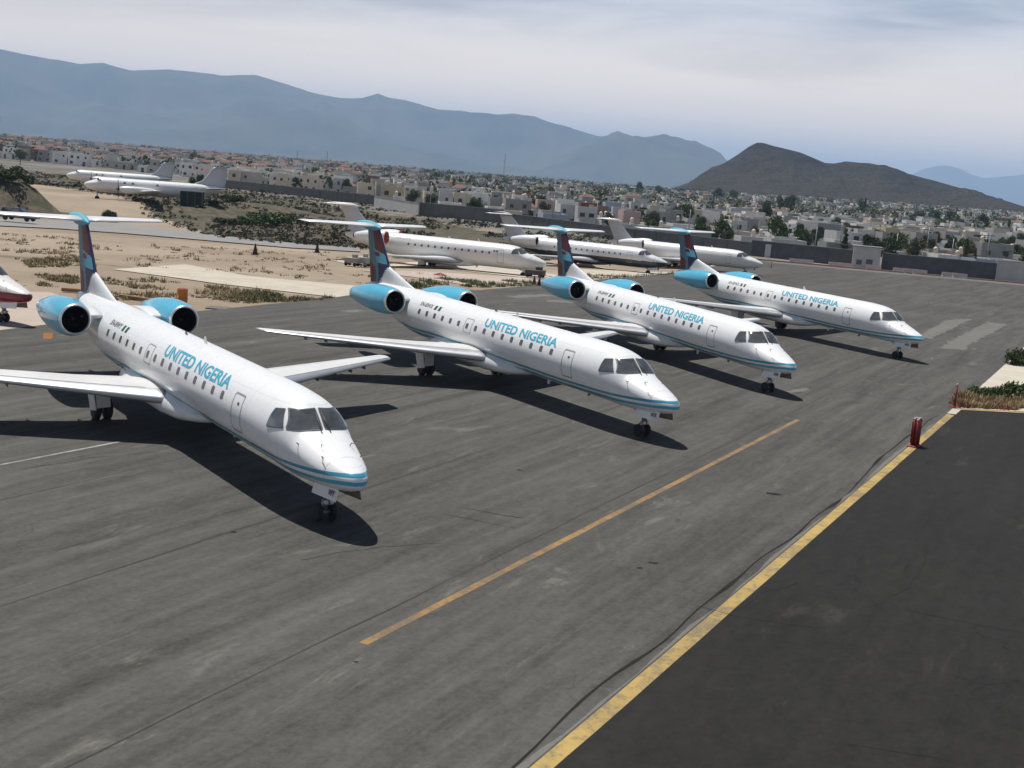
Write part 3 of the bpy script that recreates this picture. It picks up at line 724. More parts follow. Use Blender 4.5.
for (name, col_, s_), L in TL.items():
    nm = {'tree': 'leafy tree', 'cypress_tree': 'narrow cypress tree', 'bush': 'spreading bush'}[name]
    for k, root in enumerate(L):
        tag(root, f"{col_} {nm} {s_}" if len(L) == 1 else f"{ordinal(k)} {col_} {nm} from the left, {s_}", 'bush' if name == 'bush' else 'tree', {'tree': 'trees of the town', 'cypress_tree': 'cypress trees of the town', 'bush': 'bushes on the scrubland'}[name])
# scrub (uncountable low growth)
sc_ = MB(); rs = random.Random(3)
for k in range(12000):
    u = rs.uniform(-40, 700) ; d = 160 + rs.random() ** 1.3 * 300
    p = at_d(u, d); az_ = math.degrees(math.atan2(p.x, p.y))
    st = np.interp(az_, [-22, -17.5, -16, -14.2, -13, -10, -4, 0, 4, 10, 22], [305, 268, 222, 192, 180, 174, 172, 176, 215, 225, 225])
    lim = np.interp(pxu(p.x, p.y)[0], [q[0] for q in WL], [q[1] for q in WL])
    if d < st or d > lim - 8: continue
    if mnoise.noise(Vector((p.x * 0.05, p.y * 0.05, 4))) < -0.22: continue
    s_ = rs.uniform(0.22, 0.62) * (2.0 if rs.random() < 0.06 else 1)
    leaves(sc_, (p.x, p.y, p.z + s_ * 0.35), (s_ * 1.1, s_ * 1.1, s_ * 0.5), 14, s_ * 0.42, rs, mi=rs.choice((0, 1, 1, 2, 2)))
tag(sc_.build('scrub', [LEAF[0], leafmat('scrub_brown', (0.055, 0.045, 0.03), (0.105, 0.085, 0.058)), leafmat('scrub_olive', (0.045, 0.043, 0.024), (0.085, 0.078, 0.045))], fix=False), 'low dark scrub covering the rough land before the town', 'scrub', None, 'stuff')
def tufts(name, pts, label, hmin, hmax, mats, nb=9):
    mb = MB(); r = random.Random(len(pts))
    for p in pts:
        h = (hmin + (hmax - hmin) * r.random() ** 1.8) * (0.75 + 0.7 * mnoise.noise(Vector((p[0] * .5, p[1] * .5, 7))) + .2); mi = r.randrange(len(mats))
        for k in range(nb):
            a = r.uniform(0, 6.28); l = r.uniform(0.25, 0.8) * h; wv = 0.03 + 0.05 * h; b0 = Vector(p) + Vector((r.uniform(-.25, .25), r.uniform(-.25, .25), -0.03))
            tip = b0 + Vector((math.cos(a) * l, math.sin(a) * l, h * r.uniform(0.6, 1))); s_ = Vector((-math.sin(a), math.cos(a), 0)) * wv
            mb.add([b0 - s_, b0 + s_, tip], [(0, 1, 2)], mi)
    return tag(mb.build(name, mats, fix=False), label, 'grass', None, 'stuff')
rg = random.Random(17); pts = []
def inpoly(x, y, P):
    c = False; j = len(P) - 1
    for i in range(len(P)):
        if (P[i][1] > y) != (P[j][1] > y) and x < (P[j][0] - P[i][0]) * (y - P[i][1]) / (P[j][1] - P[i][1]) + P[i][0]: c = not c
        j = i
    return c
def scatter(poly, n, dens=0.0, sd=0):
    o = []; xs = [p[0] for p in poly]; ys = [p[1] for p in poly]; k = 0
    while len(o) < n and k < n * 30:
        k += 1; u, v_ = rg.uniform(min(xs), max(xs)), rg.uniform(min(ys), max(ys))
        if not inpoly(u, v_, poly): continue
        p = at(u, v_)
        if dens and mnoise.noise(Vector((p.x * 0.22, p.y * 0.22, sd))) < dens: continue
        o.append((p.x, p.y, p.z - 0.04))
    return o
tufts('dry_weeds', scatter([(85, 278), (150, 278), (230, 289), (300, 293), (330, 296), (250, 302), (205, 304), (130, 300), (85, 298)], 480, -0.02) + scatter([(205, 286), (335, 295), (330, 300), (215, 304)], 300, -0.12) + scatter([(20, 258), (85, 259), (95, 266), (30, 267)], 260, -0.1) + scatter([(35, 274), (78, 276), (78, 287), (40, 286)], 220, -0.2)
      + scatter([(60, 240), (330, 252), (420, 272), (480, 281), (385, 288), (240, 272), (110, 266), (60, 264)], 500, 0.1, 3) + scatter([(0, 232), (80, 236), (80, 262), (0, 258)], 200, 0.1, 3),
      'olive and straw-coloured weeds on the sandy strip beside the apron', 0.12, 0.42, [LEAF[2], LEAF[3], LEAF[3]])
tufts('green_weeds', scatter([(440, 278), (530, 281), (545, 285), (450, 288), (400, 288)], 420, -0.1) + scatter([(560, 274), (640, 275), (690, 272), (640, 278), (565, 279)], 120, 0.0) + scatter([(245, 291), (330, 296), (325, 300), (250, 302)], 150, -0.05), 'green weeds along the apron edge by the white jets', 0.2, 0.5, [LEAF[1], LEAF[2], LEAF[2]])
# verge at the right of the apron
V0 = cor + Vector((0.4, 0.4, 0))
sheet('sand_verge', [cor + Vector((0.05, 0.3, 0)), at(1000, 369), at(1024, 347), Vector((140, 190, 0)), Vector((140, 110, 0)), Vector((62, 73.2, 0))], 0.006, mat('pale_sand', (0.56, 0.50, 0.41), 0.95, var=0.25, vscale=0.6, bump=0.3, bscale=5))
tufts('dry_grass', scatter([(953, 404), (965, 393), (985, 392), (1030, 402), (1040, 411), (962, 407.5)], 620, -0.35) + scatter([(960, 400), (1035, 404), (1040, 411), (962, 407.5)], 380, -0.3, 2), 'tall straw-coloured dry grass at the corner of the yellow line', 0.2, 0.55, [LEAF[3], LEAF[3], LEAF[3], mat('dry_grass_red', (0.22, 0.10, 0.05), 0.9)], 12)
for u, v_, h, ws in [(982, 397, 1.0, 1.35), (993, 398, 1.05, 1.3), (1004, 398, 1.1, 1.3), (1014, 397, 1.5, 1.0), (1024, 399, 1.2, 1.2), (1036, 399, 1.2, 1.2), (1017, 365, 1.6, 1.1), (1027, 364, 1.7, 1.2), (1040, 363, 1.7, 1.2)]:
    p = at(u, v_); r0 = tree(p, h * 1.25, ws * 0.72, 'bush', 0 if v_ < 380 else 1, rt.randint(0, 1), 'shrub')
    tag(r0, ORD[[982, 993, 1004, 1014, 1024, 1036].index(u)] + ' green shrub from the left in the row behind the dry grass' if v_ > 380 else ORD[[1017, 1027, 1040].index(u)] + ' dark shrub from the left in the group beyond the pale sand', 'shrub', 'shrubs on the sandy verge')

# ------------------------------------------------------------------ aircraft
def pchip(xs, ys):
    xs = np.array(xs, float); ys = np.array(ys, float); h = np.diff(xs); d = np.diff(ys) / h
    mm = np.zeros(len(xs)); mm[0], mm[-1] = d[0], d[-1]
    for i in range(1, len(xs) - 1):
        if d[i - 1] * d[i] > 0:
            w1, w2 = 2 * h[i] + h[i - 1], h[i] + 2 * h[i - 1]; mm[i] = (w1 + w2) / (w1 / d[i - 1] + w2 / d[i])
    def f(x):
        i = int(np.clip(np.searchsorted(xs, x) - 1, 0, len(xs) - 2)); t = min(max((x - xs[i]) / h[i], 0), 1)
        return float((1 + 2 * t) * (1 - t) ** 2 * ys[i] + t * (1 - t) ** 2 * h[i] * mm[i] + t * t * (3 - 2 * t) * ys[i + 1] + t * t * (t - 1) * h[i] * mm[i + 1])
    return f
class Fus:
    """fuselage surface: a = metres aft of the nose, th = angle from starboard horizontal (deg), z relative to the tube axis"""
    def __init__(s, top, bot, hw, mid, z0, pitch, exps):
        s.top, s.bot, s.hw, s.mid, s.ex = (pchip(*zip(*q)) for q in (top, bot, hw, mid, exps)); s.z0, s.p = z0, pitch; s.tip = top[0][0]
    def L(s, a, st, zb): return Vector((-a, -st, s.z0 + s.p * a + zb))
    def S(s, a, th, off=0.0):
        t = R_(th); c, sn = math.cos(t), math.sin(t); n = s.ex(a); k = 2 / n
        zm = s.mid(a); hz = (s.top(a) - zm) if sn >= 0 else (zm - s.bot(a))
        x = (s.hw(a)) * math.copysign(abs(c) ** k, c); z = zm + hz * math.copysign(abs(sn) ** k, sn)
        if off:
            e = 0.02; p = s.S(a, th); pa = s.S(a + e, th); pt_ = s.S(a, th + 1.0); nrm_ = (pa - p).cross(pt_ - p).normalized()
            ctr = s.L(a, 0, zm)
            if nrm_.dot(p - ctr) < 0: nrm_ = -nrm_
            return p + nrm_ * off
        return s.L(a, x, z)
    def inside(s, a, st, zb):
        n = s.ex(a); zm = s.mid(a); hz = (s.top(a) - zm) if zb >= zm else (zm - s.bot(a))
        return (abs(st) / s.hw(a)) ** n + (abs(zb - zm) / hz) ** n <= 1
    def front_pt(s, st, zb):
        lo, hi = s.tip, 6.0
        for _ in range(26):
            q = (lo + hi) / 2
            if s.inside(q, st, zb): hi = q
            else: lo = q
        return s.L(hi, st, zb)
    def front(s, st, zb, off=0.0):
        '''point of the nose seen from ahead at lateral st and height zb'''
        p = s.front_pt(st, zb); e = 0.015
        n = (s.front_pt(st + e, zb) - p).cross(s.front_pt(st, zb + e) - p).normalized()
        return p + (n if n.x > 0 else -n) * off
    def side_pt(s, a, zb, sd):
        n = s.ex(a); zm = s.mid(a); hz = (s.top(a) - zm) if zb >= zm else (zm - s.bot(a))
        return s.L(a, sd * s.hw(a) * max(0, 1 - (abs(zb - zm) / hz) ** n) ** (1 / n), zb)
    def side(s, sd):
        def fn(a, zb, off=0.0):
            p = s.side_pt(a, zb, sd); e = 0.015
            n = (s.side_pt(a + e, zb, sd) - p).cross(s.side_pt(a, zb + e, sd) - p).normalized()
            return p + (n if n.y * -sd > 0 else -n) * off
        return fn
def patch(mb, fn, corners, off, n=8, round_=5.0, mi=0, rim=0.0):
    """a rounded panel laid on a surface; corners in (a, th): A B C D around"""
    A, B, C_, D_ = [np.array(c, float) for c in corners]
    rc = min(0.6, 1.5 / round_); per = []
    for cx, cy, a0 in ((1, 1, 0), (-1, 1, 90), (-1, -1, 180), (1, -1, 270)):
        for k in range(4): t = R_(a0 + 30 * k); per.append((cx * (1 - rc) + rc * math.cos(t), cy * (1 - rc) + rc * math.sin(t)))
        dx, dy = ((-1, 0), (0, -1), (1, 0), (0, 1))[a0 // 90]; L_ = 2 * (1 - rc); p0 = per[-1]
        for k in range(1, n): per.append((p0[0] + dx * L_ * k / n, p0[1] + dy * L_ * k / n))
    K = len(per); rings = []
    for rr in ([1.0, 0.9, 0.75, 0.6, 0.45, 0.3, 0.15] if n > 6 and not rim else [1.0, 0.66, 0.33] if not rim else [1.0, 1.0 - rim]):
        ring = []
        for u, v_ in per:
            u, v_ = u * rr, v_ * rr
            q = A * (1 - u) * (1 - v_) / 4 + B * (1 + u) * (1 - v_) / 4 + C_ * (1 + u) * (1 + v_) / 4 + D_ * (1 - u) * (1 + v_) / 4
            ring.append(fn(q[0], q[1], off))
        rings.append(ring)
    o = len(mb.v)
    if not rim: cpt = (A + B + C_ + D_) / 4; 
    mb.loft(rings, mi, cap=False, smooth=True)
    if not rim:
        ci = mb.add([fn(cpt[0], cpt[1], off)], []); b = o + (len(rings) - 1) * K
        for i in range(K): mb.f.append((b + i, b + (i + 1) % K, ci)); mb.m.append(mi); mb.sm.append(True)
def text_mesh(s, bold=0.0):
    cu = bpy.data.curves.new('lettering', 'FONT'); cu.body = s; cu.size = 1.0; cu.offset = bold; cu.resolution_u = 3
    o = bpy.data.objects.new('lettering', cu); COL.objects.link(o); dg = bpy.context.evaluated_depsgraph_get(); dg.update()
    me = o.evaluated_get(dg).to_mesh(); bm = bmesh.new(); bm.from_mesh(me); o.evaluated_get(dg).to_mesh_clear()
    bpy.data.objects.remove(o); bpy.data.curves.remove(cu)
    xs = [v.co.x for v in bm.verts]; ys = [v.co.y for v in bm.verts]; x0, x1, y0, y1 = min(xs), max(xs), 0.0, max(ys)
    for v in bm.verts: v.co = Vector(((v.co.x - x0) / (x1 - x0), (v.co.y - y0) / (y1 - y0), 0))
    for k in range(1, 6):
        bmesh.ops.bisect_plane(bm, geom=bm.verts[:] + bm.edges[:] + bm.faces[:], plane_co=(0, k / 6, 0), plane_no=(0, 1, 0))
    bmesh.ops.triangulate(bm, faces=bm.faces[:])
    V = [tuple(v.co) for v in bm.verts]; bm.verts.index_update(); Fc = [tuple(v.index for v in f.verts) for f in bm.faces]; bm.free()
    return V, Fc
TXT = {}
def lettering(mb, s, fn, a_rear, a_front, th0, th1, off=0.006, bold=0.02, slant=0.0, mi=0):
    if (s, bold) not in TXT: TXT[s, bold] = text_mesh(s, bold)
    V, Fc = TXT[s, bold]
    mb.add([fn(a_rear + (a_front - a_rear) * x - slant * y, th0 + (th1 - th0) * y, off) for x, y, _ in V], Fc, mi)
def flat_lettering(mb, s, o, ux, uy, off, bold=0.03, mi=0):
    if (s, bold) not in TXT: TXT[s, bold] = text_mesh(s, bold)
    V, Fc = TXT[s, bold]; o, ux, uy, off = map(Vector, (o, ux, uy, off))
    mb.add([o + ux * x + uy * y + off for x, y, _ in V], Fc, mi)

# liveries
def fuselage_mat(name, white, belly=None, belly_z=-9, bands=None):
    a = NT(name); P = a.tc.outputs['Object']
    d1 = a.noise(a.mapping(P, scale=(0.25, 1, 1.6)), 1.6, 6, 0.7); d2 = a.noise(a.mapping(P, scale=(3, 0.6, 0.35)), 1.3, 5, 0.7)
    c = a.mix(a.ramp(d1, 0.42, 0.75, 0, 0.22), white, tuple(q * f for q, f in zip(white, (0.74, 0.72, 0.68))))
    c = a.mix(a.ramp(d2, 0.55, 0.8, 0, 0.14), c, (0.42, 0.40, 0.37))
    sp = a.n('ShaderNodeSeparateXYZ'); a.t.links.new(P, sp.inputs[0])
    # skin joints every 2.2 m
    fr = a.math('ABSOLUTE', a.math('SUBTRACT', a.math('FRACT', a.math('MULTIPLY', sp.outputs[0], 0.4545)), 0.5))
    c = a.mix(a.ramp(fr, 0.003, 0.009, 0.30, 0, False), c, (0.38, 0.38, 0.38))
    for zl in (3.02, 1.86):
        c = a.mix(a.ramp(a.math('ABSOLUTE', a.math('SUBTRACT', sp.outputs[2], zl)), 0.006, 0.016, 0.22, 0, False), c, (0.40, 0.40, 0.40))
    c = a.mix(a.ramp(a.math('ABSOLUTE', a.math('ADD', sp.outputs[0], 1.08)), 0.006, 0.014, 0.45, 0, False), c, (0.33, 0.33, 0.33))
    if bands:
        s_ = a.attr('stripe')
        for lo, hi, cc in bands:
            f = a.math('MULTIPLY', a.math('GREATER_THAN', s_, lo), a.math('LESS_THAN', s_, hi)); c = a.mix(f, c, cc)
    if belly:
        s_ = a.attr('belly'); c = a.mix(a.math('GREATER_THAN', s_, 0.5), c, belly)
    a.col(c); a.rough(a.ramp(d1, 0.3, 0.7, 0.22, 0.36)); a.b.inputs['Coat Weight'].default_value = 0.25; a.b.inputs['Coat Roughness'].default_value = 0.1
    return a.M
CYAN = (0.075, 0.385, 0.56); WHITE = (0.80, 0.80, 0.795)
M_FUS = fuselage_mat('airliner_white', WHITE, bands=[(-0.105, 0.0, (0.05, 0.30, 0.42)), (-0.32, -0.205, CYAN)])
M_FUSR = fuselage_mat('airliner_white_maroon_belly', (0.74, 0.71, 0.66), belly=(0.20, 0.012, 0.03))
M_FUSD = fuselage_mat('airliner_white_dark_belly', (0.72, 0.72, 0.73), belly=(0.035, 0.037, 0.045))
M_FUSP = fuselage_mat('airliner_plain_white', (0.76, 0.75, 0.73))
M_AW = mat('aircraft_white', (0.78, 0.78, 0.775), 0.32, var=0.14, vscale=1.2, coat=0.2)
M_WG = mat('wing_off_white', (0.70, 0.69, 0.67), 0.4, var=0.16, vscale=0.9, coat=0.1)
M_GREY = mat('aircraft_light_grey', (0.50, 0.51, 0.53), 0.4, var=0.1, vscale=1.5)
M_LE = mat('bare_leading_edge', (0.45, 0.46, 0.48), 0.38, 0.55, var=0.15, vscale=2)
M_CYAN = mat('nacelle_cyan', (0.105, 0.46, 0.64), 0.25, var=0.10, vscale=1.2, coat=0.5)
M_LIP = mat('inlet_metal', (0.72, 0.73, 0.75), 0.28, 0.6)
M_BLACK = mat('engine_black', (0.012, 0.012, 0.013), 0.6)
M_FAN = mat('fan_metal', (0.05, 0.05, 0.055), 0.4, 0.6)
M_TYRE = mat('tyre_rubber', (0.02, 0.02, 0.021), 0.8)
M_HUB = mat('wheel_hub', (0.85, 0.85, 0.84), 0.45, 0.2)
M_STEEL = mat('gear_steel', (0.30, 0.31, 0.32), 0.45, 0.4)
M_WGLASS = mat('cockpit_glass', (0.125, 0.13, 0.135), 0.06, var=0.8, vscale=1.6, col2=(0.03, 0.033, 0.036), spec=0.6, coat=0.6)
M_CABW = mat('cabin_window', (0.11, 0.107, 0.105), 0.25)
M_SEAL = mat('window_seal', (0.10, 0.10, 0.105), 0.5)
M_SEAM = mat('panel_seam', (0.27, 0.27, 0.27), 0.6)
M_LETC = mat('lettering_cyan', (0.06, 0.36, 0.50), 0.35)
M_LETD = mat('lettering_dark', (0.06, 0.06, 0.065), 0.5)
M_LETG = mat('lettering_grey', (0.42, 0.42, 0.42), 0.5)
M_FLAGG = mat('flag_green', (0.01, 0.10, 0.045), 0.4)
M_MAROON = mat('fin_maroon', (0.115, 0.012, 0.018), 0.5, spec=0.3)
M_LBLUE = mat('fin_light_blue', (0.10, 0.36, 0.47), 0.5, spec=0.3)
M_NAVY = mat('fin_navy', (0.010, 0.022, 0.075), 0.5, spec=0.3)
M_TEAL = mat('fin_steel_teal', (0.075, 0.17, 0.215), 0.5, spec=0.3)
M_RED = mat('fin_dark_red', (0.16, 0.02, 0.016), 0.5, spec=0.3)
M_TEAL2 = mat('fin_mid_blue', (0.06, 0.24, 0.33), 0.5, spec=0.3)
M_DOORIN = mat('gear_door_inside', (0.30, 0.25, 0.22), 0.8, var=0.3, vscale=5)
M_COVER = mat('red_engine_cover', (0.24, 0.02, 0.02), 0.8)
M_DGREY = mat('tail_dark', (0.02, 0.021, 0.024), 0.35)

ERJ = Fus(top=[(.2, -.58), (.23, -.48), (.3, -.40), (.47, -.31), (.75, -.21), (1.1, -.10), (1.6, .05), (2.1, .19), (2.55, .33), (2.85, .58), (3.2, .84), (3.6, .99), (4.1, 1.08), (4.7, 1.12), (5.4, 1.14), (21, 1.14), (23.5, 1.11), (26, 1.0), (27.6, .86), (27.95, .72)],
          bot=[(.2, -.62), (.23, -.72), (.3, -.80), (.47, -.88), (.75, -.95), (1.1, -1.01), (1.6, -1.06), (2.3, -1.10), (3.2, -1.13), (4.5, -1.14), (19, -1.14), (20.5, -1.10), (22.5, -.86), (25, -.36), (27, .16), (27.95, .50)],
          hw=[(.2, .05), (.23, .14), (.3, .24), (.47, .37), (.75, .51), (1.1, .64), (1.6, .77), (2.1, .875), (2.6, .955), (3, 1.015), (3.6, 1.075), (4.3, 1.12), (5.4, 1.14), (20, 1.14), (22, 1.06), (24, .85), (26, .52), (27.5, .20), (27.95, .08)],
          mid=[(.2, -.60), (.5, -.58), (1.5, -.46), (3, -.20), (4.5, -.03), (5.4, 0), (20, 0), (23, .16), (26, .48), (27.95, .62)],
          z0=2.12, pitch=0.0142, exps=[(0, 2.0), (1.5, 2.05), (2.6, 2.35), (3.4, 2.2), (4.5, 2.0), (28, 2.0)])
STRIPE = pchip([0, .3, 1, 2, 3, 5, 7.5, 9.3, 12.3, 15.4, 18, 20, 22.5, 25, 28], [-.36, -.365, -.43, -.51, -.57, -.64, -.68, -.655, -.62, -.54, -.54, -.60, -.56, -.22, .3])
STRW = pchip([0, 1, 2.5, 5, 8, 28], [1.0, 1.0, 0.98, 1.0, 1.0, 0.9])
CRJ = Fus(top=[(0, -.40), (.03, -.29), (.12, -.20), (.3, -.09), (.7, .10), (1.2, .29), (1.8, .46), (2.3, .58), (2.75, .86), (3.2, 1.12), (3.8, 1.26), (4.6, 1.33), (5.4, 1.345), (17.5, 1.345), (20, 1.30), (22.5, 1.12), (24.3, .86)],
          bot=[(0, -.44), (.03, -.58), (.12, -.70), (.3, -.82), (.7, -.98), (1.2, -1.11), (1.8, -1.21), (2.8, -1.30), (4.2, -1.345), (15.5, -1.345), (17, -1.28), (19, -.98), (21.5, -.38), (23.5, .2), (24.3, .5)],
          hw=[(0, .05), (.03, .17), (.12, .33), (.3, .48), (.7, .70), (1.2, .89), (1.8, 1.05), (2.5, 1.18), (3.3, 1.28), (4.4, 1.335), (5.4, 1.345), (16, 1.345), (18, 1.27), (20.5, .95), (23, .45), (24.3, .12)],
          mid=[(0, -.42), (.5, -.36), (1.5, -.22), (3, -.05), (4.5, 0), (16, 0), (19, .12), (22, .46), (24.3, .66)],
          z0=2.12, pitch=0.006, exps=[(0, 2.0), (2, 2.1), (3, 2.2), (4.5, 2.0), (25, 2.0)])

def fuselage(F, length, parent, material, belly_fn=None):
    mb = MB(); st = []; be = []; N = 96
    al = [F.tip + q for q in (0.002, .006, .012, .02, .03, .045, .065, .1, .14, .19, .25, .32, .44, .58, .75, .95)] + [1.2 if F.tip < .1 else 1.3, 1.45, 1.7, 1.95, 2.15, 2.3, 2.4, 2.46, 2.52, 2.56, 2.6, 2.65, 2.7, 2.75, 2.8, 2.85, 2.9, 2.95, 3.0, 3.06, 3.12, 3.2, 3.28, 3.36, 3.45, 3.55, 3.7, 3.85, 4.0, 4.2, 4.6, 5.0, 5.4]
    al += list(np.linspace(6, length - 7.5, 18)) + list(np.linspace(length - 7.2, length - .05, 22))
    rings = []
    for a in al:
        rg_ = []
        for i in range(N):
            th = 360 * i / N; p = F.S(a, th); rg_.append(p); zb = p.z - F.z0 - F.p * a
            st.append((zb - STRIPE(a)) / STRW(a)); be.append(1.0 if belly_fn and zb < belly_fn(a) else 0.0)
        rings.append(rg_)
    mb.loft(rings); mb.at = {'stripe': st}
    if belly_fn: mb.at['belly'] = be
    return mb.build('fuselage', material, parent)
def airfoil(chord_pt, chord, tc_, up, n=12, twist=0.0):
    """closed section: chord_pt = leading edge (a, s, zb) ; returns (a, s, z) list"""
    o = []; le = chord_pt
    xs = [0.5 * (1 - math.cos(math.pi * i / n)) for i in range(n + 1)]
    th = lambda x: 5 * tc_ * (0.2969 * math.sqrt(x) - 0.126 * x - 0.3516 * x * x + 0.2843 * x ** 3 - 0.1036 * x ** 4) + 0.0012
    for x in reversed(xs): o.append((x, th(x) * 1.15 + 0.02 * math.sin(math.pi * x)))
    for x in xs[1:]: o.append((x, -th(x) * 0.85 + 0.02 * math.sin(math.pi * x)))
    if up == 'z': return [(le[0] + x * chord, le[1], le[2] + z * chord - twist * x * chord) for x, z in o]
    return [(le[0] + x * chord, le[1] + z * chord, le[2]) for x, z in o]
def wing_surface(F, stations, side, parent, name, m_main, m_le, tip_round=True):
    """stations: (s, a_le, a_te, zb, t/c)"""
    rings = []; sta = list(stations)
    if tip_round:
        s, a0, a1, z, t = sta[-1]; sta[-1] = (s - 0.12, a0 - 0.05, a1, z, t)
        sta += [(s - 0.03, a0 + 0.10, a1 - 0.02, z + .005, t * .7), (s, a0 + 0.35, a1 - 0.06, z + .01, t * .25)]
    sec = []
    for i in range(len(sta) - 1):
        k = 5 if i < len(stations) - 1 else 1
        for j in range(k): sec.append(tuple(np.array(sta[i]) + (np.array(sta[i + 1]) - np.array(sta[i])) * j / k))
    sec.append(sta[-1])
    for s, a0, a1, z, t in sec: rings.append([F.L(a, side * b, c) for a, b, c in airfoil((a0, s, z), a1 - a0, t, 'z')])
    n = len(rings[0]); mid = n // 2
    mb = MB(); mb.loft(rings, 0, mif=lambda i, j: 1 if abs(j - mid + 0.5) < 2.6 else 0)
    return mb.build(name, [m_main, m_le], parent)
def upper_line(F, stations, side, mb, pts, wd=0.03, lift=0.006):
    """seam strips on the upper wing surface: pts = [(span, chord fraction), ...]"""
    S_ = np.array(stations, float)
    def P(s, x):
        a0, a1, z, t = (np.interp(s, S_[:, 0], S_[:, k]) for k in (1, 2, 3, 4)); c_ = a1 - a0
        th = 5 * t * (0.2969 * math.sqrt(x) - 0.126 * x - 0.3516 * x * x + 0.2843 * x ** 3 - 0.1036 * x ** 4) + 0.0012
        return F.L(a0 + x * c_, side * s, z + (th * 1.15 + 0.02 * math.sin(math.pi * x)) * c_ + lift)
    for (s0, x0), (s1, x1) in zip(pts[:-1], pts[1:]):
        K = 6
        for k in range(K):
            a, b = P(s0 + (s1 - s0) * k / K, x0 + (x1 - x0) * k / K), P(s0 + (s1 - s0) * (k + 1) / K, x0 + (x1 - x0) * (k + 1) / K)
            d = (b - a).normalized(); q = Vector((-d.y, d.x, 0)).normalized() * wd / 2
            mb.add([a - q, b - q, b + q, a + q], [(0, 1, 2, 3)])
def wheel(parent, c, r, wd, name='wheel'):
    c = Vector(c); mb = MB(); h = wd / 2
    mb.lathe(c, (0, 1, 0), [(-h, r * .62), (-h * 1.0, r * .80), (-h * .75, r * .95), (-h * .3, r), (h * .3, r), (h * .75, r * .95), (h, r * .80), (h, r * .62)], 22)
    o = mb.build(name, M_TYRE, parent)
    q = MB(); q.lathe(c, (0, 1, 0), [(-h * .86, 0.001), (-h * .9, r * .2), (-h * .7, r * .32), (-h * .78, r * .56), (-h * .98, r * .62), (h * .98, r * .62), (h * .78, r * .56), (h * .7, r * .32), (h * .9, r * .2), (h * .86, 0.001)], 18)
    q.build('rim', M_HUB, o)
    return o

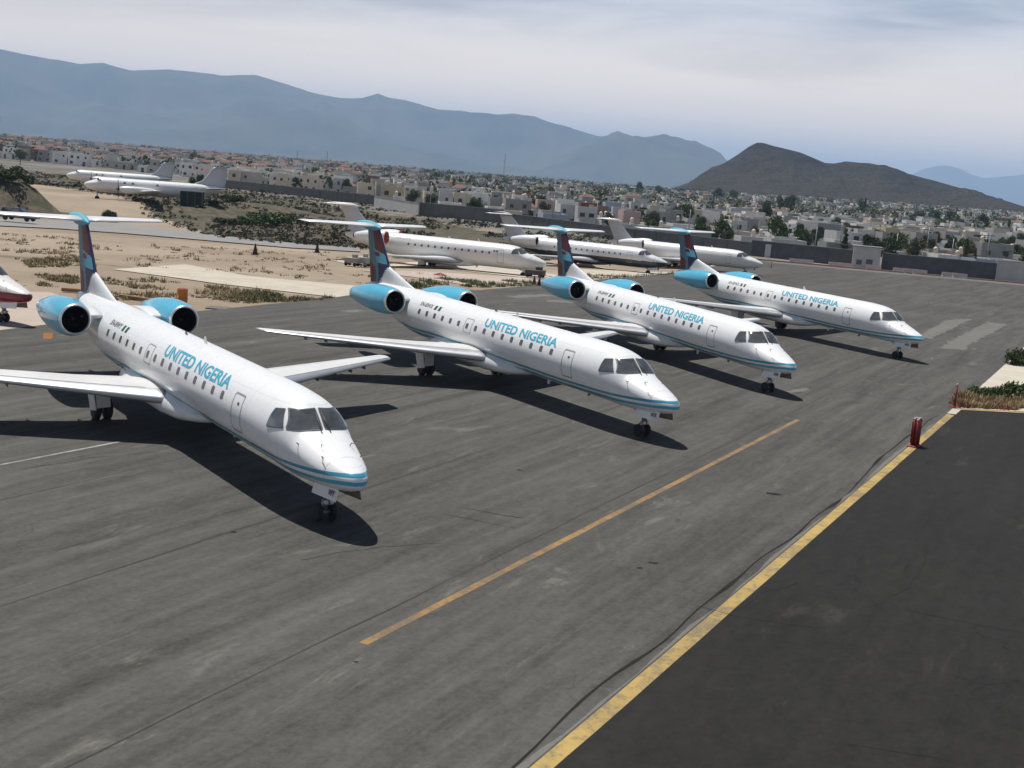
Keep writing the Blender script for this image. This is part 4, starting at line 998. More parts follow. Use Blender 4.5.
def build_jet(F, sp, root):
    """all parts of a rear-engined airliner; sp holds the dimensions"""
    L = F.L; len_ = sp['len']
    fus = fuselage(F, len_, root, sp['m_fus'], sp.get('belly'))
    # wings
    for side in (1, -1):
        st = sp['wing']; wg = wing_surface(F, st, side, root, 'wing', M_WG, M_LE)
        mb = MB(); upper_line(F, st, side, mb, sp['seam1']); upper_line(F, st, side, mb, sp['seam2']); upper_line(F, st, side, mb, sp['seam3']); upper_line(F, st, side, mb, sp['seam4'])
        mb.build('panel_seam', M_SEAM, wg)
        S_ = np.array(st, float)
        for s in sp['fairings']:
            a1, z = np.interp(s, S_[:, 0], S_[:, 2]), np.interp(s, S_[:, 0], S_[:, 3])
            q = MB(); c0 = L(a1 - 1.25, side * s, z - .13); rgs = []
            for t, r in ((0, .01), (.25, .09), (.7, .13), (1.1, .11), (1.5, .01)):
                rgs.append([c0 + Vector((-t, r * .8 * math.cos(x), r * math.sin(x) - .03 * t)) for x in np.linspace(0, 2 * math.pi, 9)[:-1]])
            q.loft(rgs); q.build('flap_track_fairing', M_WG, wg)
        for s in sp.get('vort', ()):
            a0, z = np.interp(s, S_[:, 0], S_[:, 1]), np.interp(s, S_[:, 0], S_[:, 3])
            q = MB(); q.box(L(a0 + .12, side * s, z - .07), (.32, .02, .13)); q.build('vortilon', M_SEAL, wg)
        q = MB(); s, a0, a1, z, t = st[-1]; c0 = L(a0 + .1, side * (s - .25), z); q.lathe(c0, (-1, 0, 0), [(0, .01), (.04, .04), (.15, .05), (.25, .01)], 8); q.build('navigation_light', M_COVER if side < 0 else M_FLAGG, wg)
    # belly fairing
    mb = MB(); rgs = []
    for a, hw_, zt_, zb_ in sp['fairing']:
        zm = zt_ * .35 + zb_ * .65
        rgs.append([L(a, hw_ * math.copysign(abs(math.cos(x)) ** .75, math.cos(x)), zm + ((zt_ - zm) if math.sin(x) > 0 else (zm - zb_)) * math.copysign(abs(math.sin(x)) ** .85, math.sin(x))) for x in np.linspace(0, 2 * math.pi, 33)[:-1]])
    mb.loft(rgs); mb.build('belly_fairing', sp['m_belly'], root)
    # fin
    z0, zk, z1 = sp['fin_z']; le = sp['fin_le']; te = sp['fin_te']; cols = sp['fin_cols']
    mb = MB(); nz_, nu = sp.get('fin_n', (64, 40)); us = [0.5 * (1 - math.cos(math.pi * (0.5 * i / nu + 0.0 * i))) * 2 if False else (i / nu) ** 1.4 for i in range(nu + 1)]
    def fp(u, z, sd):
        a0, a1 = le(z), te(z); c_ = a1 - a0; u0 = max(u, 0.0)
        t = 5 * 0.10 * (0.2969 * math.sqrt(u0) - 0.126 * u0 - 0.3516 * u0 ** 2 + 0.2843 * u0 ** 3 - 0.1015 * u0 ** 4) * min(c_, 2.6) * 1.0
        return L(a0 + u * c_, sd * (t + 0.003), z)
    for sd in (1, -1):
        o = len(mb.v)
        for i in range(nz_ + 1):
            z = z0 + (z1 - z0) * i / nz_
            for j in range(nu + 1): mb.v.append(tuple(fp(us[j], z, sd)))
        for i in range(nz_):
            for j in range(nu):
                z = z0 + (z1 - z0) * (i + .5) / nz_; u = (us[j] + us[j + 1]) / 2; a = le(z) + u * (te(z) - le(z))
                k = o + i * (nu + 1) + j; mb.f.append((k, k + 1, k + nu + 2, k + nu + 1)); mb.m.append(cols(a, z, le(z), te(z))); mb.sm.append(True)
    W = nu + 1; off = (nz_ + 1) * W
    for i in range(nz_):
        for j, mi in ((0, None), (nu, None)):
            k = i * W + j; mb.f.append((k, k + W, k + W + off, k + off)); mb.m.append(mb.m[i * nu + min(j, nu - 1)]); mb.sm.append(True)
    mb.f.append(tuple(nz_ * W + j for j in range(W)) + tuple(off + nz_ * W + j for j in reversed(range(W)))); mb.m.append(0); mb.sm.append(False)
    fin = mb.build('tail_fin', sp['fin_mats'], root)
    q = MB()     # rudder hinge line
    for sd in (1, -1):
        a, b = [fp(sp['hinge'], z, sd) + Vector((0, -sd * .004, 0)) for z in (sp['rud_z0'], z1 - .05)]
        q.add([a + Vector((.018, 0, 0)), a - Vector((.018, 0, 0)), b - Vector((.018, 0, 0)), b + Vector((.018, 0, 0))], [(0, 1, 2, 3)])
    q.build('rudder_hinge', M_SEAL, fin)
    # tailplane and bullet
    for side in (1, -1):
        hs = wing_surface(F, sp['stab'], side, root, 'tailplane', M_AW, M_AW)
        q = MB(); upper_line(F, sp['stab'], side, q, [(0.5, .68), (sp['stab'][-1][0] - .25, .68)], 0.025); q.build('panel_seam', M_SEAM, hs)
    bl = MB(); a0, a1, zb0, zb1, br = sp['bullet']; rgs = []
    for t, r in ((0, .02), (.04, .3), (.12, .6), (.28, .92), (.5, 1.0), (.75, .72), (.92, .32), (1, .05)):
        a = a0 + (a1 - a0) * t; z = zb0 + (zb1 - zb0) * t
        rgs.append([L(a, br * r * math.cos(x), z + br * r * .95 * math.sin(x)) for x in np.linspace(0, 2 * math.pi, 17)[:-1]])
    bl.loft(rgs); bl.build('tail_bullet', sp['m_bullet'], root)
    # engines
    ea, es, ez, er, el = sp['eng']
    for side in (1, -1):
        c = L(ea, side * es, ez); ax = Vector((-1, 0, -0.02)); prof = [(.10, .80), (.02, .84), (0.0, .875), (.03, .905), (.12, .935)]
        en = MB(); en.lathe(c, ax, [(q * el, er * r) for q, r in ((.022, .835), (.06, .895), (.12, .955), (.22, .995), (.34, 1.0), (.48, .96), (.64, .86), (.78, .73), (.90, .58), (1.0, .47), (.985, .44), (.8, .46))], 36, cap=False)
        e = en.build('engine_nacelle', sp['m_nac'], root)
        q = MB(); q.lathe(c, ax, [(.12, er * .70), (.05, er * .71), (.012, er * .727), (0.0, er * .752), (.012, er * .78), (.05, er * .815), (.022 * el, er * .835)], 36, cap=False); q.build('inlet_lip', sp.get('m_lip', M_LIP), e)
        q = MB(); q.lathe(c, ax, [(.12, er * .70), (.75, er * .68), (.85, er * .66), (.86, .001)], 30, cap=False); q.build('inlet_duct', M_BLACK, e)
        q = MB(); q.lathe(c, ax, [(.36, .002), (.42, er * .10), (.55, er * .19), (.74, er * .24), (.76, er * .24)], 18); q.build('spinner', M_FAN, e)
        q = MB()
        for k in range(22):
            t = 2 * math.pi * k / 22; dv = Vector((0, math.cos(t), math.sin(t))); dn = Vector((0, -math.sin(t), math.cos(t)))
            p0, p1 = c + ax * .70 + dv * er * .22, c + ax * .70 + dv * er * .66
            q.add([p0 - dn * .03 + ax * .06, p0 + dn * .03, p1 + dn * .055, p1 - dn * .055 + ax * .08], [(0, 1, 2, 3)])
        q.build('fan_blades', M_FAN, e, fix=False)
        q = MB(); q.lathe(c, ax, [(el * .92, er * .40), (el * 1.04, er * .33), (el * 1.05, er * .30), (el * .9, er * .28)], 22, cap=False); q.lathe(c, ax, [(el * .9, er * .5), (el * .9, .001)], 22, cap=False); q.build('exhaust_nozzle', M_FAN, e)
        if sp.get('cover'):
            q = MB(); q.lathe(c, ax, [(-.03, .001), (-.03, er * .5), (-.01, er * .78), (.12, er * .90)], 28); q.build('engine_cover', M_COVER, e)
        # pylon
        pyl = MB(); rgs = []
        for s in np.linspace(F.hw(ea + 1.5) * .8, es - er * .55, 4):
            rgs.append([L(a, side * b, z) for a, b, z in airfoil((ea + .75, s, ez - .02), el * .70, .10, 'z', 8)])
        pyl.loft(rgs); pyl.build('engine_pylon', sp['m_pyl'], root)
    # gear
    ng, mg, mgs = sp['ng'], sp['mg'], sp['mgs']; zb = F.S(ng, 270).z
    q = MB(); q.tube((-ng + .05, 0, zb + .25), (-ng, 0, .30), .075, .06, 12); q.tube((-ng + .08, 0, zb + .1), (-ng + .08, 0, .62), .11, .10, 12); q.tube((-ng - .9, 0, zb + .1), (-ng - .02, 0, .72), .045, .04, 8); q.tube((-ng, -.26, sp['nr']), (-ng, .26, sp['nr']), .05); q.box((-ng + .13, 0, .56), (.10, .34, .16), bevel=.02); q.tube((-ng - .05, .02, .62), (-ng - .26, .02, .42), .03); q.tube((-ng - .26, .02, .42), (-ng - .02, .02, .32), .03)
    gear = q.build('nose_gear', M_STEEL, root)
    for sy in (-1, 1): wheel(gear, (-ng, sy * .21, sp['nr']), sp['nr'], .135)
    q = MB(); q.lathe((-ng + .19, -.09, .58), (1, 0, 0), [(0, .06), (.04, .065), (.05, .055)], 12); q.lathe((-ng + .19, .09, .58), (1, 0, 0), [(0, .06), (.04, .065), (.05, .055)], 12); q.build('taxi_light', M_LIP, gear)
    for sy in (1, -1):
        q = MB(); a0, a1 = sp['ngd']; zt_ = F.S(a0, 270).z
        for s_, inn, mm in ((0, 0, 0),):
            y = -sy * sp.get('ngd_s', .34)
            zA0, zA1 = F.S(a0, 270).z + .06, F.S(a1, 270).z + .08
            h_ = sp.get('ngd_h', .30)
            vs = [(-a0, y, zA0), (-a1, y, zA1), (-a1, y - sy * .07, zA1 - h_), (-a0, y - sy * .07, zA0 - h_)]
            t_ = Vector((0, sy * .025, 0)); q.add(vs + [Vector(v_) + t_ for v_ in vs], [(0, 1, 2, 3), (4, 7, 6, 5), (0, 4, 5, 1), (1, 5, 6, 2), (2, 6, 7, 3), (3, 7, 4, 0)])
        q.build('nose_gear_door', M_AW if sy > 0 else M_DOORIN, root)
    for side in (1, -1):
        S_ = np.array(sp['wing'], float); zw = L(mg, 0, np.interp(mgs + .4, S_[:, 0], S_[:, 3])).z; y = -side * mgs; r = sp['mr']
        q = MB(); q.tube((-mg + .25, y - side * .12, zw), (-mg + .05, y, r + .35), .10, .09, 12); q.tube((-mg + .05, y, r + .4), (-mg, y, r), .075, .07, 12); q.tube((-mg, y - .3, r), (-mg, y + .3, r), .06); q.tube((-mg + .1, y, r + .5), (-mg + .3, y + side * .9, zw + .05), .05, .05); q.tube((-mg - .02, y, r + .1), (-mg - .38, y, r + .38), .04); q.tube((-mg - .38, y, r + .38), (-mg + .05, y, r + .62), .04)
        gear = q.build('main_gear', M_STEEL, root)
        for sy in (-1, 1): wheel(gear, (-mg, y + sy * sp['mw'], r), r, sp['mw'] * 1.25)
        q = MB(); yo = y - side * (sp['mw'] * 2.0)
        Md = Matrix.Translation((-mg + .02, yo, (zw + r * .8) / 2 + .05)) @ Matrix.Rotation(side * .12, 4, 'X') @ Matrix.Rotation(-.18, 4, 'Y')
        q.box((0, 0, 0), (.78, .035, zw - r * .75), M=Md, bevel=.012); q.build('main_gear_door', M_AW, root)
        q = MB(); Mf = Matrix.Translation((-mg + r + .06, y - side * .10, (zw + r * 1.0) / 2 + .08)) @ Matrix.Rotation(side * .10, 4, 'X') @ Matrix.Rotation(.10, 4, 'Y')
        q.box((0, 0, 0), (.035, .50, zw - r * 1.15), M=Mf, bevel=.012); q.build('leg_fairing', M_AW, root)
    # cockpit glazing
    for kind_, A in sp['glass']:
        for sd in (1, -1):
            if kind_ == 'front': fn = F.front; cr = [(sd * a, z) for a, z in A]
            else: fn = F.side(sd); cr = A
            q = MB(); patch(q, fn, cr, .026, 12, 14.0); gl = q.build('cockpit_window', M_WGLASS, root)
            q = MB(); cc = np.mean(np.array(cr), axis=0); patch(q, fn, [tuple(cc + (np.array(c) - cc) * 1.08) for c in cr], .021, 12, 14.0, rim=.085); q.build('frame', M_SEAL, gl)
    # cabin windows: one mesh per window, data shared along the row
    zc, hgt = sp['cw']
    for mir in (False, True):
        for a in sp['cwa']:
            t0 = math.degrees(math.asin((zc - hgt / 2) / F.hw(10))); t1 = math.degrees(math.asin((zc + hgt / 2) / F.hw(10)))
            cr = [(a + .115, t0), (a - .115, t0), (a - .115, t1), (a + .115, t1)]
            if mir: cr = [(p, 180 - t) for p, t in cr]
            q = MB(); patch(q, F.S, cr, .006, 4, 3.2); q.build('cabin_window', M_CABW, root)
    # doors
    for nm, mir, a0, a1, z0_, z1_ in sp['doors']:
        f_ = lambda z: math.degrees(math.asin(max(-1, min(1, z / F.hw(10)))))
        cr = [(a1, f_(z0_)), (a0, f_(z0_)), (a0, f_(z1_)), (a1, f_(z1_))]
        if mir: cr = [(p, 180 - t) for p, t in cr]
        q = MB(); patch(q, F.S, cr, .005, 10, 9.0, rim=.10); dr = q.build(nm, M_SEAM, root)
        if 'exit' not in nm:
            am = a0 + (a1 - a0) * .4; zz_ = z0_ + (z1_ - z0_) * .72; q = MB(); cr = [(am + .07, f_(zz_)), (am - .07, f_(zz_)), (am - .07, f_(zz_ + .08)), (am + .07, f_(zz_ + .08))]
            if mir: cr = [(p, 180 - t) for p, t in cr]
            patch(q, F.S, cr, .008, 3, 5); q.build('handle', M_SEAL, dr)
    # aerials, probes, wipers
    for a, th, h in sp['aerials']:
        q = MB(); b0 = F.S(a, th, -.02); up = Vector((0, 0, 1 if th < 180 else -1))
        q.add([b0 + Vector((.14, .012, 0)), b0 + Vector((-.14, .012, 0)), b0 + Vector((-.16, .006, 0)) + up * h, b0 + Vector((-.03, .006, 0)) + up * h, b0 + Vector((.14, -.012, 0)), b0 + Vector((-.14, -.012, 0)), b0 + Vector((-.16, -.006, 0)) + up * h, b0 + Vector((-.03, -.006, 0)) + up * h], [(0, 1, 2, 3), (7, 6, 5, 4), (0, 4, 5, 1), (1, 5, 6, 2), (2, 6, 7, 3), (3, 7, 4, 0)])
        q.build('aerial', M_AW if h > .2 else M_SEAL, root)
    for a, th in sp['probes']:
        q = MB(); b0 = F.S(a, th); n_ = (F.S(a, th, .1) - b0).normalized(); q.tube(b0, b0 + n_ * .10, .014, .012, 6); q.tube(b0 + n_ * .10, b0 + n_ * .11 + Vector((.16, 0, 0)), .014, .008, 6); q.build('probe', M_SEAL, root)
    for mir in (1, -1):
        q = MB(); p0, p1 = F.S(2.42, 90 - mir * 6, .03), F.S(3.0, 90 - mir * 3, .03); q.tube(p0, p1, .014, .01, 6); q.tube(F.S(2.36, 90 - mir * 6, -.01), p0, .02, .016, 6); q.build('wiper', M_SEAL, root)
    return fus

# --- ERJ specification
def erj_le(z): return 25.23 + (z - 1.92) * (1.52 / 1.93) if z >= 1.92 else (22.2 + (z - 1.13) * (3.03 / .79) if z > 1.13 else 22.2)
def erj_te(z): return 27.45 + (z - .8) * .267
def erj_cols(a, z, a0, a1):
    lim = 1.92 - (a - 25.23) * .84
    if z < lim and a < 26.35: return 0
    u = (a - a0) / (a1 - a0) if z > 1.92 else (a - 25.2) / (a1 - 25.2); v_ = (z - .9) / 2.95
    if u < .035: return 3
    if v_ > .55 + .12 * u and u < .50 + .1 * (1 - v_): return 1
    if v_ > .50 and .30 < u < .62 and v_ < .57: return 1
    if u < .60 - (.6 - v_) * .35 and .38 < v_ <= .62: return 2
    if u < .50 and v_ <= .40: return 3
    if u > .66 and v_ < .34 - (.85 - u) * .3: return 5
    if .46 <= u < .66 and v_ < .55: return 6
    return 4
W_ERJ = [(0.75, 12.45, 17.05, -.94, .125), (3.2, 13.78, 17.12, -.80, .115), (10.02, 17.55, 18.62, -.44, .10)]
WIN16 = [7.46 + .803 * i for i in range(16)]
def erj_spec(**k):
    d = dict(len=27.95, m_fus=M_FUS, wing=W_ERJ, seam1=[(1.5, .74), (3.2, .72), (6.2, .70)], seam2=[(6.2, .70), (6.2, .985)], seam3=[(6.3, .70), (9.6, .70), (9.6, .985)], seam4=[(1.5, .15), (9.8, .15)], fairings=(2.9, 4.6, 6.3), vort=(5.6, 6.6, 7.5, 8.3),
             fairing=[(10.3, .35, -.95, -1.16), (10.9, .85, -.72, -1.30), (11.8, 1.12, -.55, -1.44), (13, 1.24, -.48, -1.50), (15.5, 1.27, -.45, -1.50), (17, 1.22, -.5, -1.46), (18.2, 1.0, -.62, -1.34), (19.2, .55, -.85, -1.2), (19.7, .15, -1.05, -1.14)], m_belly=M_AW,
             fin_z=(.70, 1.92, 3.86), fin_le=erj_le, fin_te=erj_te, fin_cols=erj_cols, fin_mats=[M_AW, M_MAROON, M_LBLUE, M_NAVY, M_TEAL, M_RED, M_TEAL2], hinge=.70, rud_z0=.95,
             stab=[(0.12, 27.0, 29.18, 3.93, .09), (3.775, 28.25, 29.5, 3.95, .085)], bullet=(26.6, 29.65, 3.86, 4.02, .27), m_bullet=M_LBLUE,
             eng=(20.19, 2.105, .705, .72, 4.75), m_nac=M_CYAN, m_pyl=M_AW, ng=2.18, mg=16.63, mgs=2.05, nr=.25, mr=.39, mw=.20, ngd=(.80, 2.28), ngd_s=.32, ngd_h=.33,
             glass=[('front', [(.055, .335), (.885, .285), (.665, .735), (.065, .785)]), ('side', [(3.14, .275), (3.95, .155), (3.90, .65), (3.53, .705)])],
             cw=(.335, .25), cwa=WIN16, doors=[('service_door', False, 5.82, 6.58, -.52, .62), ('entry_door', True, 4.6, 5.35, -.75, .85), ('emergency_exit', False, 14.25, 14.95, .02, .68), ('emergency_exit', True, 14.25, 14.95, .02, .68)],
             aerials=[(12.0, 90, .26), (13.9, 90, .14), (9.0, 270, .25), (5.9, 270, .16)], probes=[(1.75, 60), (1.35, 40), (2.35, 28), (1.75, 120), (1.35, 140), (2.35, 152)])
    d.update(k); return d
M_LETTERS = [M_LETC, M_LETD, M_LETG, M_FLAGG, M_AW]
def erj_titles(root):
    q = MB(); f_ = lambda z: math.degrees(math.asin(z / 1.14))
    lettering(q, 'UNITED NIGERIA', ERJ.S, 13.27, 7.26, f_(.55), f_(.885), bold=.03, slant=-.17)
    q.build('airline_title', M_LETC, root, fix=False)
    q = MB(); lettering(q, 'UNITED NIGERIA', ERJ.S, 7.28, 13.35, 180 - f_(.55), 180 - f_(.885), bold=.03, slant=-.1); q.build('airline_title', M_LETC, root, fix=False)
    for mir in (False, True):
        for a in (18.15, 17.75):
            cr = [(a + .11, f_(.60)), (a - .11, f_(.60)), (a - .11, f_(.80)), (a + .11, f_(.80))]
            if mir: cr = [(p, 180 - t) for p, t in cr]
            q = MB(); patch(q, ERJ.S, cr, .006, 4, 12); q.build('flag', M_FLAGG, root)
def erj_marks(root, reg, code):
    f_ = lambda z: math.degrees(math.asin(z / 1.14))
    q = MB(); lettering(q, reg, ERJ.S, 19.75, 18.45, f_(.62), f_(.80), bold=.012); lettering(q, reg, ERJ.S, 18.45, 19.75, 180 - f_(.62), 180 - f_(.80), bold=.012); q.build('registration', M_LETD, root, fix=False)
    q = MB(); h_ = .28
    zA = lambda a: ERJ.S(.76, 270).z + .06 + (ERJ.S(2.25, 270).z - ERJ.S(.76, 270).z + .02) * (a - .76) / 1.49
    o = Vector((-1.30, -.32 - .0525, zA(1.30) - .21)); flat_lettering(q, code, o, (.40, 0, -(zA(1.3) - zA(.9)) * 1.0), (0, .0375, .15), (0, -.012, -.0), bold=.03); q.build('gear_door_code', M_LETD, root, fix=False)

GRP = 'four white airliners with cyan engines lined up on the apron'
proto = empty('airliner', (0, 0, 0), 0); build_jet(ERJ, erj_spec(), proto); erj_titles(proto)
POSE = [(-3.631, 32.907, -56.401, '5N-BWY', 'WY', 'nearest white airliner with cyan engines, leftmost of the four in the row'),
        (6.465, 48.992, -57.544, '5N-BWX', 'WX', 'second white airliner with cyan engines in the row, nose just left of the orange line'),
        (13.871, 63.519, -65.592, '5N-BWW', 'WW', 'third white airliner with cyan engines in the row, counted from the nearest'),
        (26.15, 83.283, -61.569, '5N-BWZ', 'WZ', 'farthest white airliner with cyan engines, rightmost of the four in the row')]
JETS = []
for i, (x, y, h, reg, code, lab) in enumerate(POSE):
    JETS.append(proto if i == 0 else copy_tree(proto))
for o, (x, y, h, reg, code, lab) in zip(JETS, POSE):
    o.location = (x, y, 0); o.rotation_euler = (0, 0, R_(h)); tag(o, lab, 'airliner', GRP); erj_marks(o, reg, code)
# red and white one entering at the left edge
r_ = empty('airliner', (-25.15, 67.15, 0), R_(-27), 'white airliner with a maroon belly, only its nose showing at the left edge', 'airliner')
build_jet(ERJ, erj_spec(m_fus=M_FUSR, belly=lambda a: -.43 + .006 * a, m_nac=M_AW, m_bullet=M_AW, m_belly=M_COVER, fin_cols=lambda *q: 0, fin_mats=[M_AW], fin_n=(8, 14)), r_)

# --- CRJ style jets behind
def crj_le(z): return 20.6 + (z - 1.25) * 1.0 if z > 1.25 else 19.4 + (z - .9) * 3.4
def crj_te(z): return 23.55 + (z - .8) * .50
W_CRJ = [(0.9, 9.2, 15.0, -1.12, .12), (3.2, 11.5, 15.15, -1.0, .115), (10.4, 15.0, 16.3, -.62, .10)]
def crj_spec(**k):
    d = dict(len=24.3, m_fus=M_FUSP, wing=W_CRJ, seam1=[(1.6, .76), (3.2, .74), (6.6, .72)], seam2=[(6.6, .72), (6.6, .985)], seam3=[(6.7, .72), (9.9, .72), (9.9, .985)], seam4=[(1.6, .14), (10.2, .14)], fairings=(3, 4.8, 6.6),
             fairing=[(8, .4, -1.15, -1.36), (8.8, 1.0, -.85, -1.5), (10, 1.3, -.7, -1.62), (13, 1.36, -.65, -1.64), (15, 1.25, -.7, -1.58), (16.5, .8, -.95, -1.42), (17.2, .2, -1.2, -1.34)], m_belly=M_AW,
             fin_z=(.8, 1.3, 3.98), fin_le=crj_le, fin_te=crj_te, fin_cols=lambda *q: 0, fin_mats=[M_GREY], fin_n=(12, 16), hinge=.72, rud_z0=1.0,
             stab=[(0.1, 23.0, 25.3, 4.0, .09), (3.1, 24.9, 26.1, 4.03, .085)], bullet=(22.7, 26.6, 3.92, 4.08, .20), m_bullet=M_AW,
             eng=(18.2, 2.1, .82, .78, 3.9), m_nac=M_AW, m_lip=M_AW, m_pyl=M_AW, ng=2.6, mg=14.0, mgs=1.6, nr=.27, mr=.42, mw=.22, ngd=(1.2, 2.5), ngd_h=.34,
             glass=[('front', [(.06, .62), (1.0, .50), (.78, .98), (.07, 1.06)]), ('side', [(2.95, .50), (3.75, .40), (3.65, .88), (3.25, .96)])],
             cw=(.30, .26), cwa=[6.3 + .80 * i for i in range(13)], doors=[('service_door', False, 4.6, 5.35, -.75, .7), ('entry_door', True, 4.1, 4.9, -.85, .8)],
             aerials=[(8.0, 90, .3), (11.5, 90, .25), (8.0, 270, .25)], probes=[(1.6, 30), (1.6, 150)])
    d.update(k); return d
def place(x, y, h, spec, label, grp, z=None):
    r = empty('airliner', (x, y, zg(x, y) if z is None else z), R_(h), label, 'airliner', grp); build_jet(CRJ, spec, r); return r
GB = 'white airliners stored on the dirt behind the row'
jA = place(2.71, 143.96, -16.4, crj_spec(cover=True), 'plain white airliner on the dirt with a round red engine cover', GB, -1.15)
q = MB(); f_ = lambda z: math.degrees(math.asin(z / 1.345))
lettering(q, 'XA-UYR', CRJ.S, 17.6, 15.7, f_(.72), f_(.98), bold=.01); q.build('registration', M_LETG, jA, fix=False)
q = MB()
for a in (5.75, 5.45):
    patch(q, CRJ.S, [(a + .11, f_(.42)), (a - .11, f_(.42)), (a - .11, f_(.62)), (a + .11, f_(.62))], .006, 4, 8)
q.build('flag', M_LETD, jA)
jB = place(19.46, 175.25, -22.8, crj_spec(m_fus=M_FUSD, belly=lambda a: -.32, m_belly=M_DGREY, bullet=(22.7, 26.6, 4.02, 4.2, .27), m_bullet=M_DGREY, m_pyl=M_DGREY), 'white airliner with a black belly and a black tail top, on the dirt', GB, -1.75)
jC = place(35.6, 193.5, -24, crj_spec(cwa=[], m_nac=M_AW), 'plain white windowless airliner on the dirt, farthest right of the stored three', GB, -1.75)
q = MB(); pd = crj_spec()['eng']
for s in (1,): q.lathe(CRJ.L(pd[0], s * pd[1], pd[2]), (-1, 0, 0), [(-.02, .001), (-.02, .5), (.02, .62)], 20)
q.build('engine_cover', M_BLACK, jC)

# --- old twin propliners on the far left plateau
def propliner(x, y, z, h, label, scale=1.1):
    PF = Fus(top=[(0, -.15), (.15, .12), (.6, .42), (1.3, .72), (1.9, .95), (2.4, 1.35), (3.2, 1.5), (16, 1.5), (20, 1.42), (23.5, 1.15)], bot=[(0, -.2), (.15, -.5), (.6, -.85), (1.3, -1.15), (2.5, -1.4), (4, -1.5), (15, -1.5), (18, -1.2), (21, -.5), (23.5, .45)],
             hw=[(0, .05), (.15, .4), (.6, .75), (1.3, 1.05), (2.5, 1.35), (4, 1.5), (16, 1.5), (19, 1.25), (22, .65), (23.5, .15)], mid=[(0, -.17), (2, -.1), (4, 0), (16, 0), (20, .3), (23.5, .75)], z0=3.1, pitch=0.0, exps=[(0, 2), (24, 2)])
    root = empty('propliner', (x, y, z), R_(h), label, 'propliner', 'old propliners on the dirt plateau'); root.scale = (scale * .97, scale * .88, scale * .82)
    mb = MB(); mb.loft([[PF.S(a, 360 * i / 28) for i in range(28)] for a in (.01, .1, .25, .5, .9, 1.4, 1.9, 2.2, 2.5, 3.2, 4, 7, 11, 15, 17, 19, 21, 22.5, 23.4)]); mb.build('fuselage', M_AW, root)
    st = [(0.9, 8.4, 12.2, -.95, .15), (4.5, 8.9, 12.0, -.75, .14), (15.5, 10.4, 11.8, -.05, .11)]
    for side in (1, -1):
        wing_surface(PF, st, side, root, 'wing', M_WG, M_WG)
        q = MB(); c = PF.L(5.6, side * 4.2, -.55); q.lathe(c, (-1, 0, 0), [(0, .35), (.3, .55), (1.2, .68), (3, .7), (5, .55), (6.6, .15)], 18); nac = q.build('engine_nacelle', M_AW, root)
        q = MB(); q.lathe(c, (1, 0, 0), [(0, .33), (.3, .25), (.6, .03)], 12)
        for k in range(4):
            t = math.pi / 2 * k + .4; d = Vector((0, math.cos(t), math.sin(t))); e_ = Vector((.3, -math.sin(t), math.cos(t))).normalized() * .17
            q.add([c + Vector((.2, 0, 0)) + d * .25 - e_, c + Vector((.2, 0, 0)) + d * .25 + e_, c + Vector((.2, 0, 0)) + d * 2.0 + e_ * .8, c + Vector((.2, 0, 0)) + d * 2.0 - e_ * .8], [(0, 1, 2, 3)])
        q.build('propeller', M_BLACK, nac)
        q = MB(); q.tube(c + Vector((-3, 0, 0)), (-8.6, -side * 4.2, .5), .14); q.tube((-8.6, -side * 4.2 - .4, .5), (-8.6, -side * 4.2 + .4, .5), .07); g_ = q.build('main_gear', M_STEEL, root)
        for sy in (-1, 1): wheel(g_, (-8.6, -side * 4.2 + sy * .35, .5), .5, .3)
        wing_surface(PF, [(0.2, 19.8, 22.6, .55, .1), (5.5, 21.2, 22.7, .95, .09)], side, root, 'tailplane', M_GREY, M_GREY)
    q = MB(); rr = []
    for zz_, a0, a1 in ((1.0, 16.8, 23.4), (1.6, 18.4, 23.5), (2.2, 19.5, 23.6), (3.4, 20.4, 23.75), (4.6, 21.0, 23.8), (5.2, 21.5, 23.7)):
        rr.append([PF.L(a, s, z_) for a, s, z_ in airfoil((a0, 0, zz_), a1 - a0, .08 if zz_ > 2 else .05, 's', 8)])
    q.loft(rr); q.build('tail_fin', M_GREY, root)
    q = MB(); q.tube((-2.2, 0, 1.9), (-2.2, 0, .4), .1); q.tube((-2.2, -.25, .38), (-2.2, .25, .38), .06); g_ = q.build('nose_gear', M_STEEL, root)
    for sy in (-1, 1): wheel(g_, (-2.2, sy * .2, .38), .38, .2)
    for mir in (False, True):
        for A in ([(2.05, 80), (2.15, 45), (2.42, 50), (2.38, 80)], [(2.2, 40), (2.8, 32), (2.75, 48), (2.45, 48)]):
            q = MB(); patch(q, PF.S, [(a, 180 - t if mir else t) for a, t in A], .02, 6, 6); q.build('cockpit_window', M_WGLASS, root)
        for k in range(9):
            a = 5.2 + 1.35 * k; q = MB(); cr = [(a + .2, 16), (a - .2, 16), (a - .2, 33), (a + .2, 33)]; patch(q, PF.S, [(p, 180 - t if mir else t) for p, t in cr], .015, 4, 4)
            if k in (1, 2, 5): q.build('cabin_window', M_SEAL, root)
    return root
def on(u, d, zoff=0):
    p = at_d(u, d); p.z += zoff; return p
p = on(84, 250); propliner(p.x, p.y, p.z - .25, 200, 'nearer white propliner with grey tail fin, parked on the dirt plateau')
p = on(66, 283); propliner(p.x, p.y, p.z + .7, 199, 'farther white propliner with grey tail fin, partly behind the other', .92)

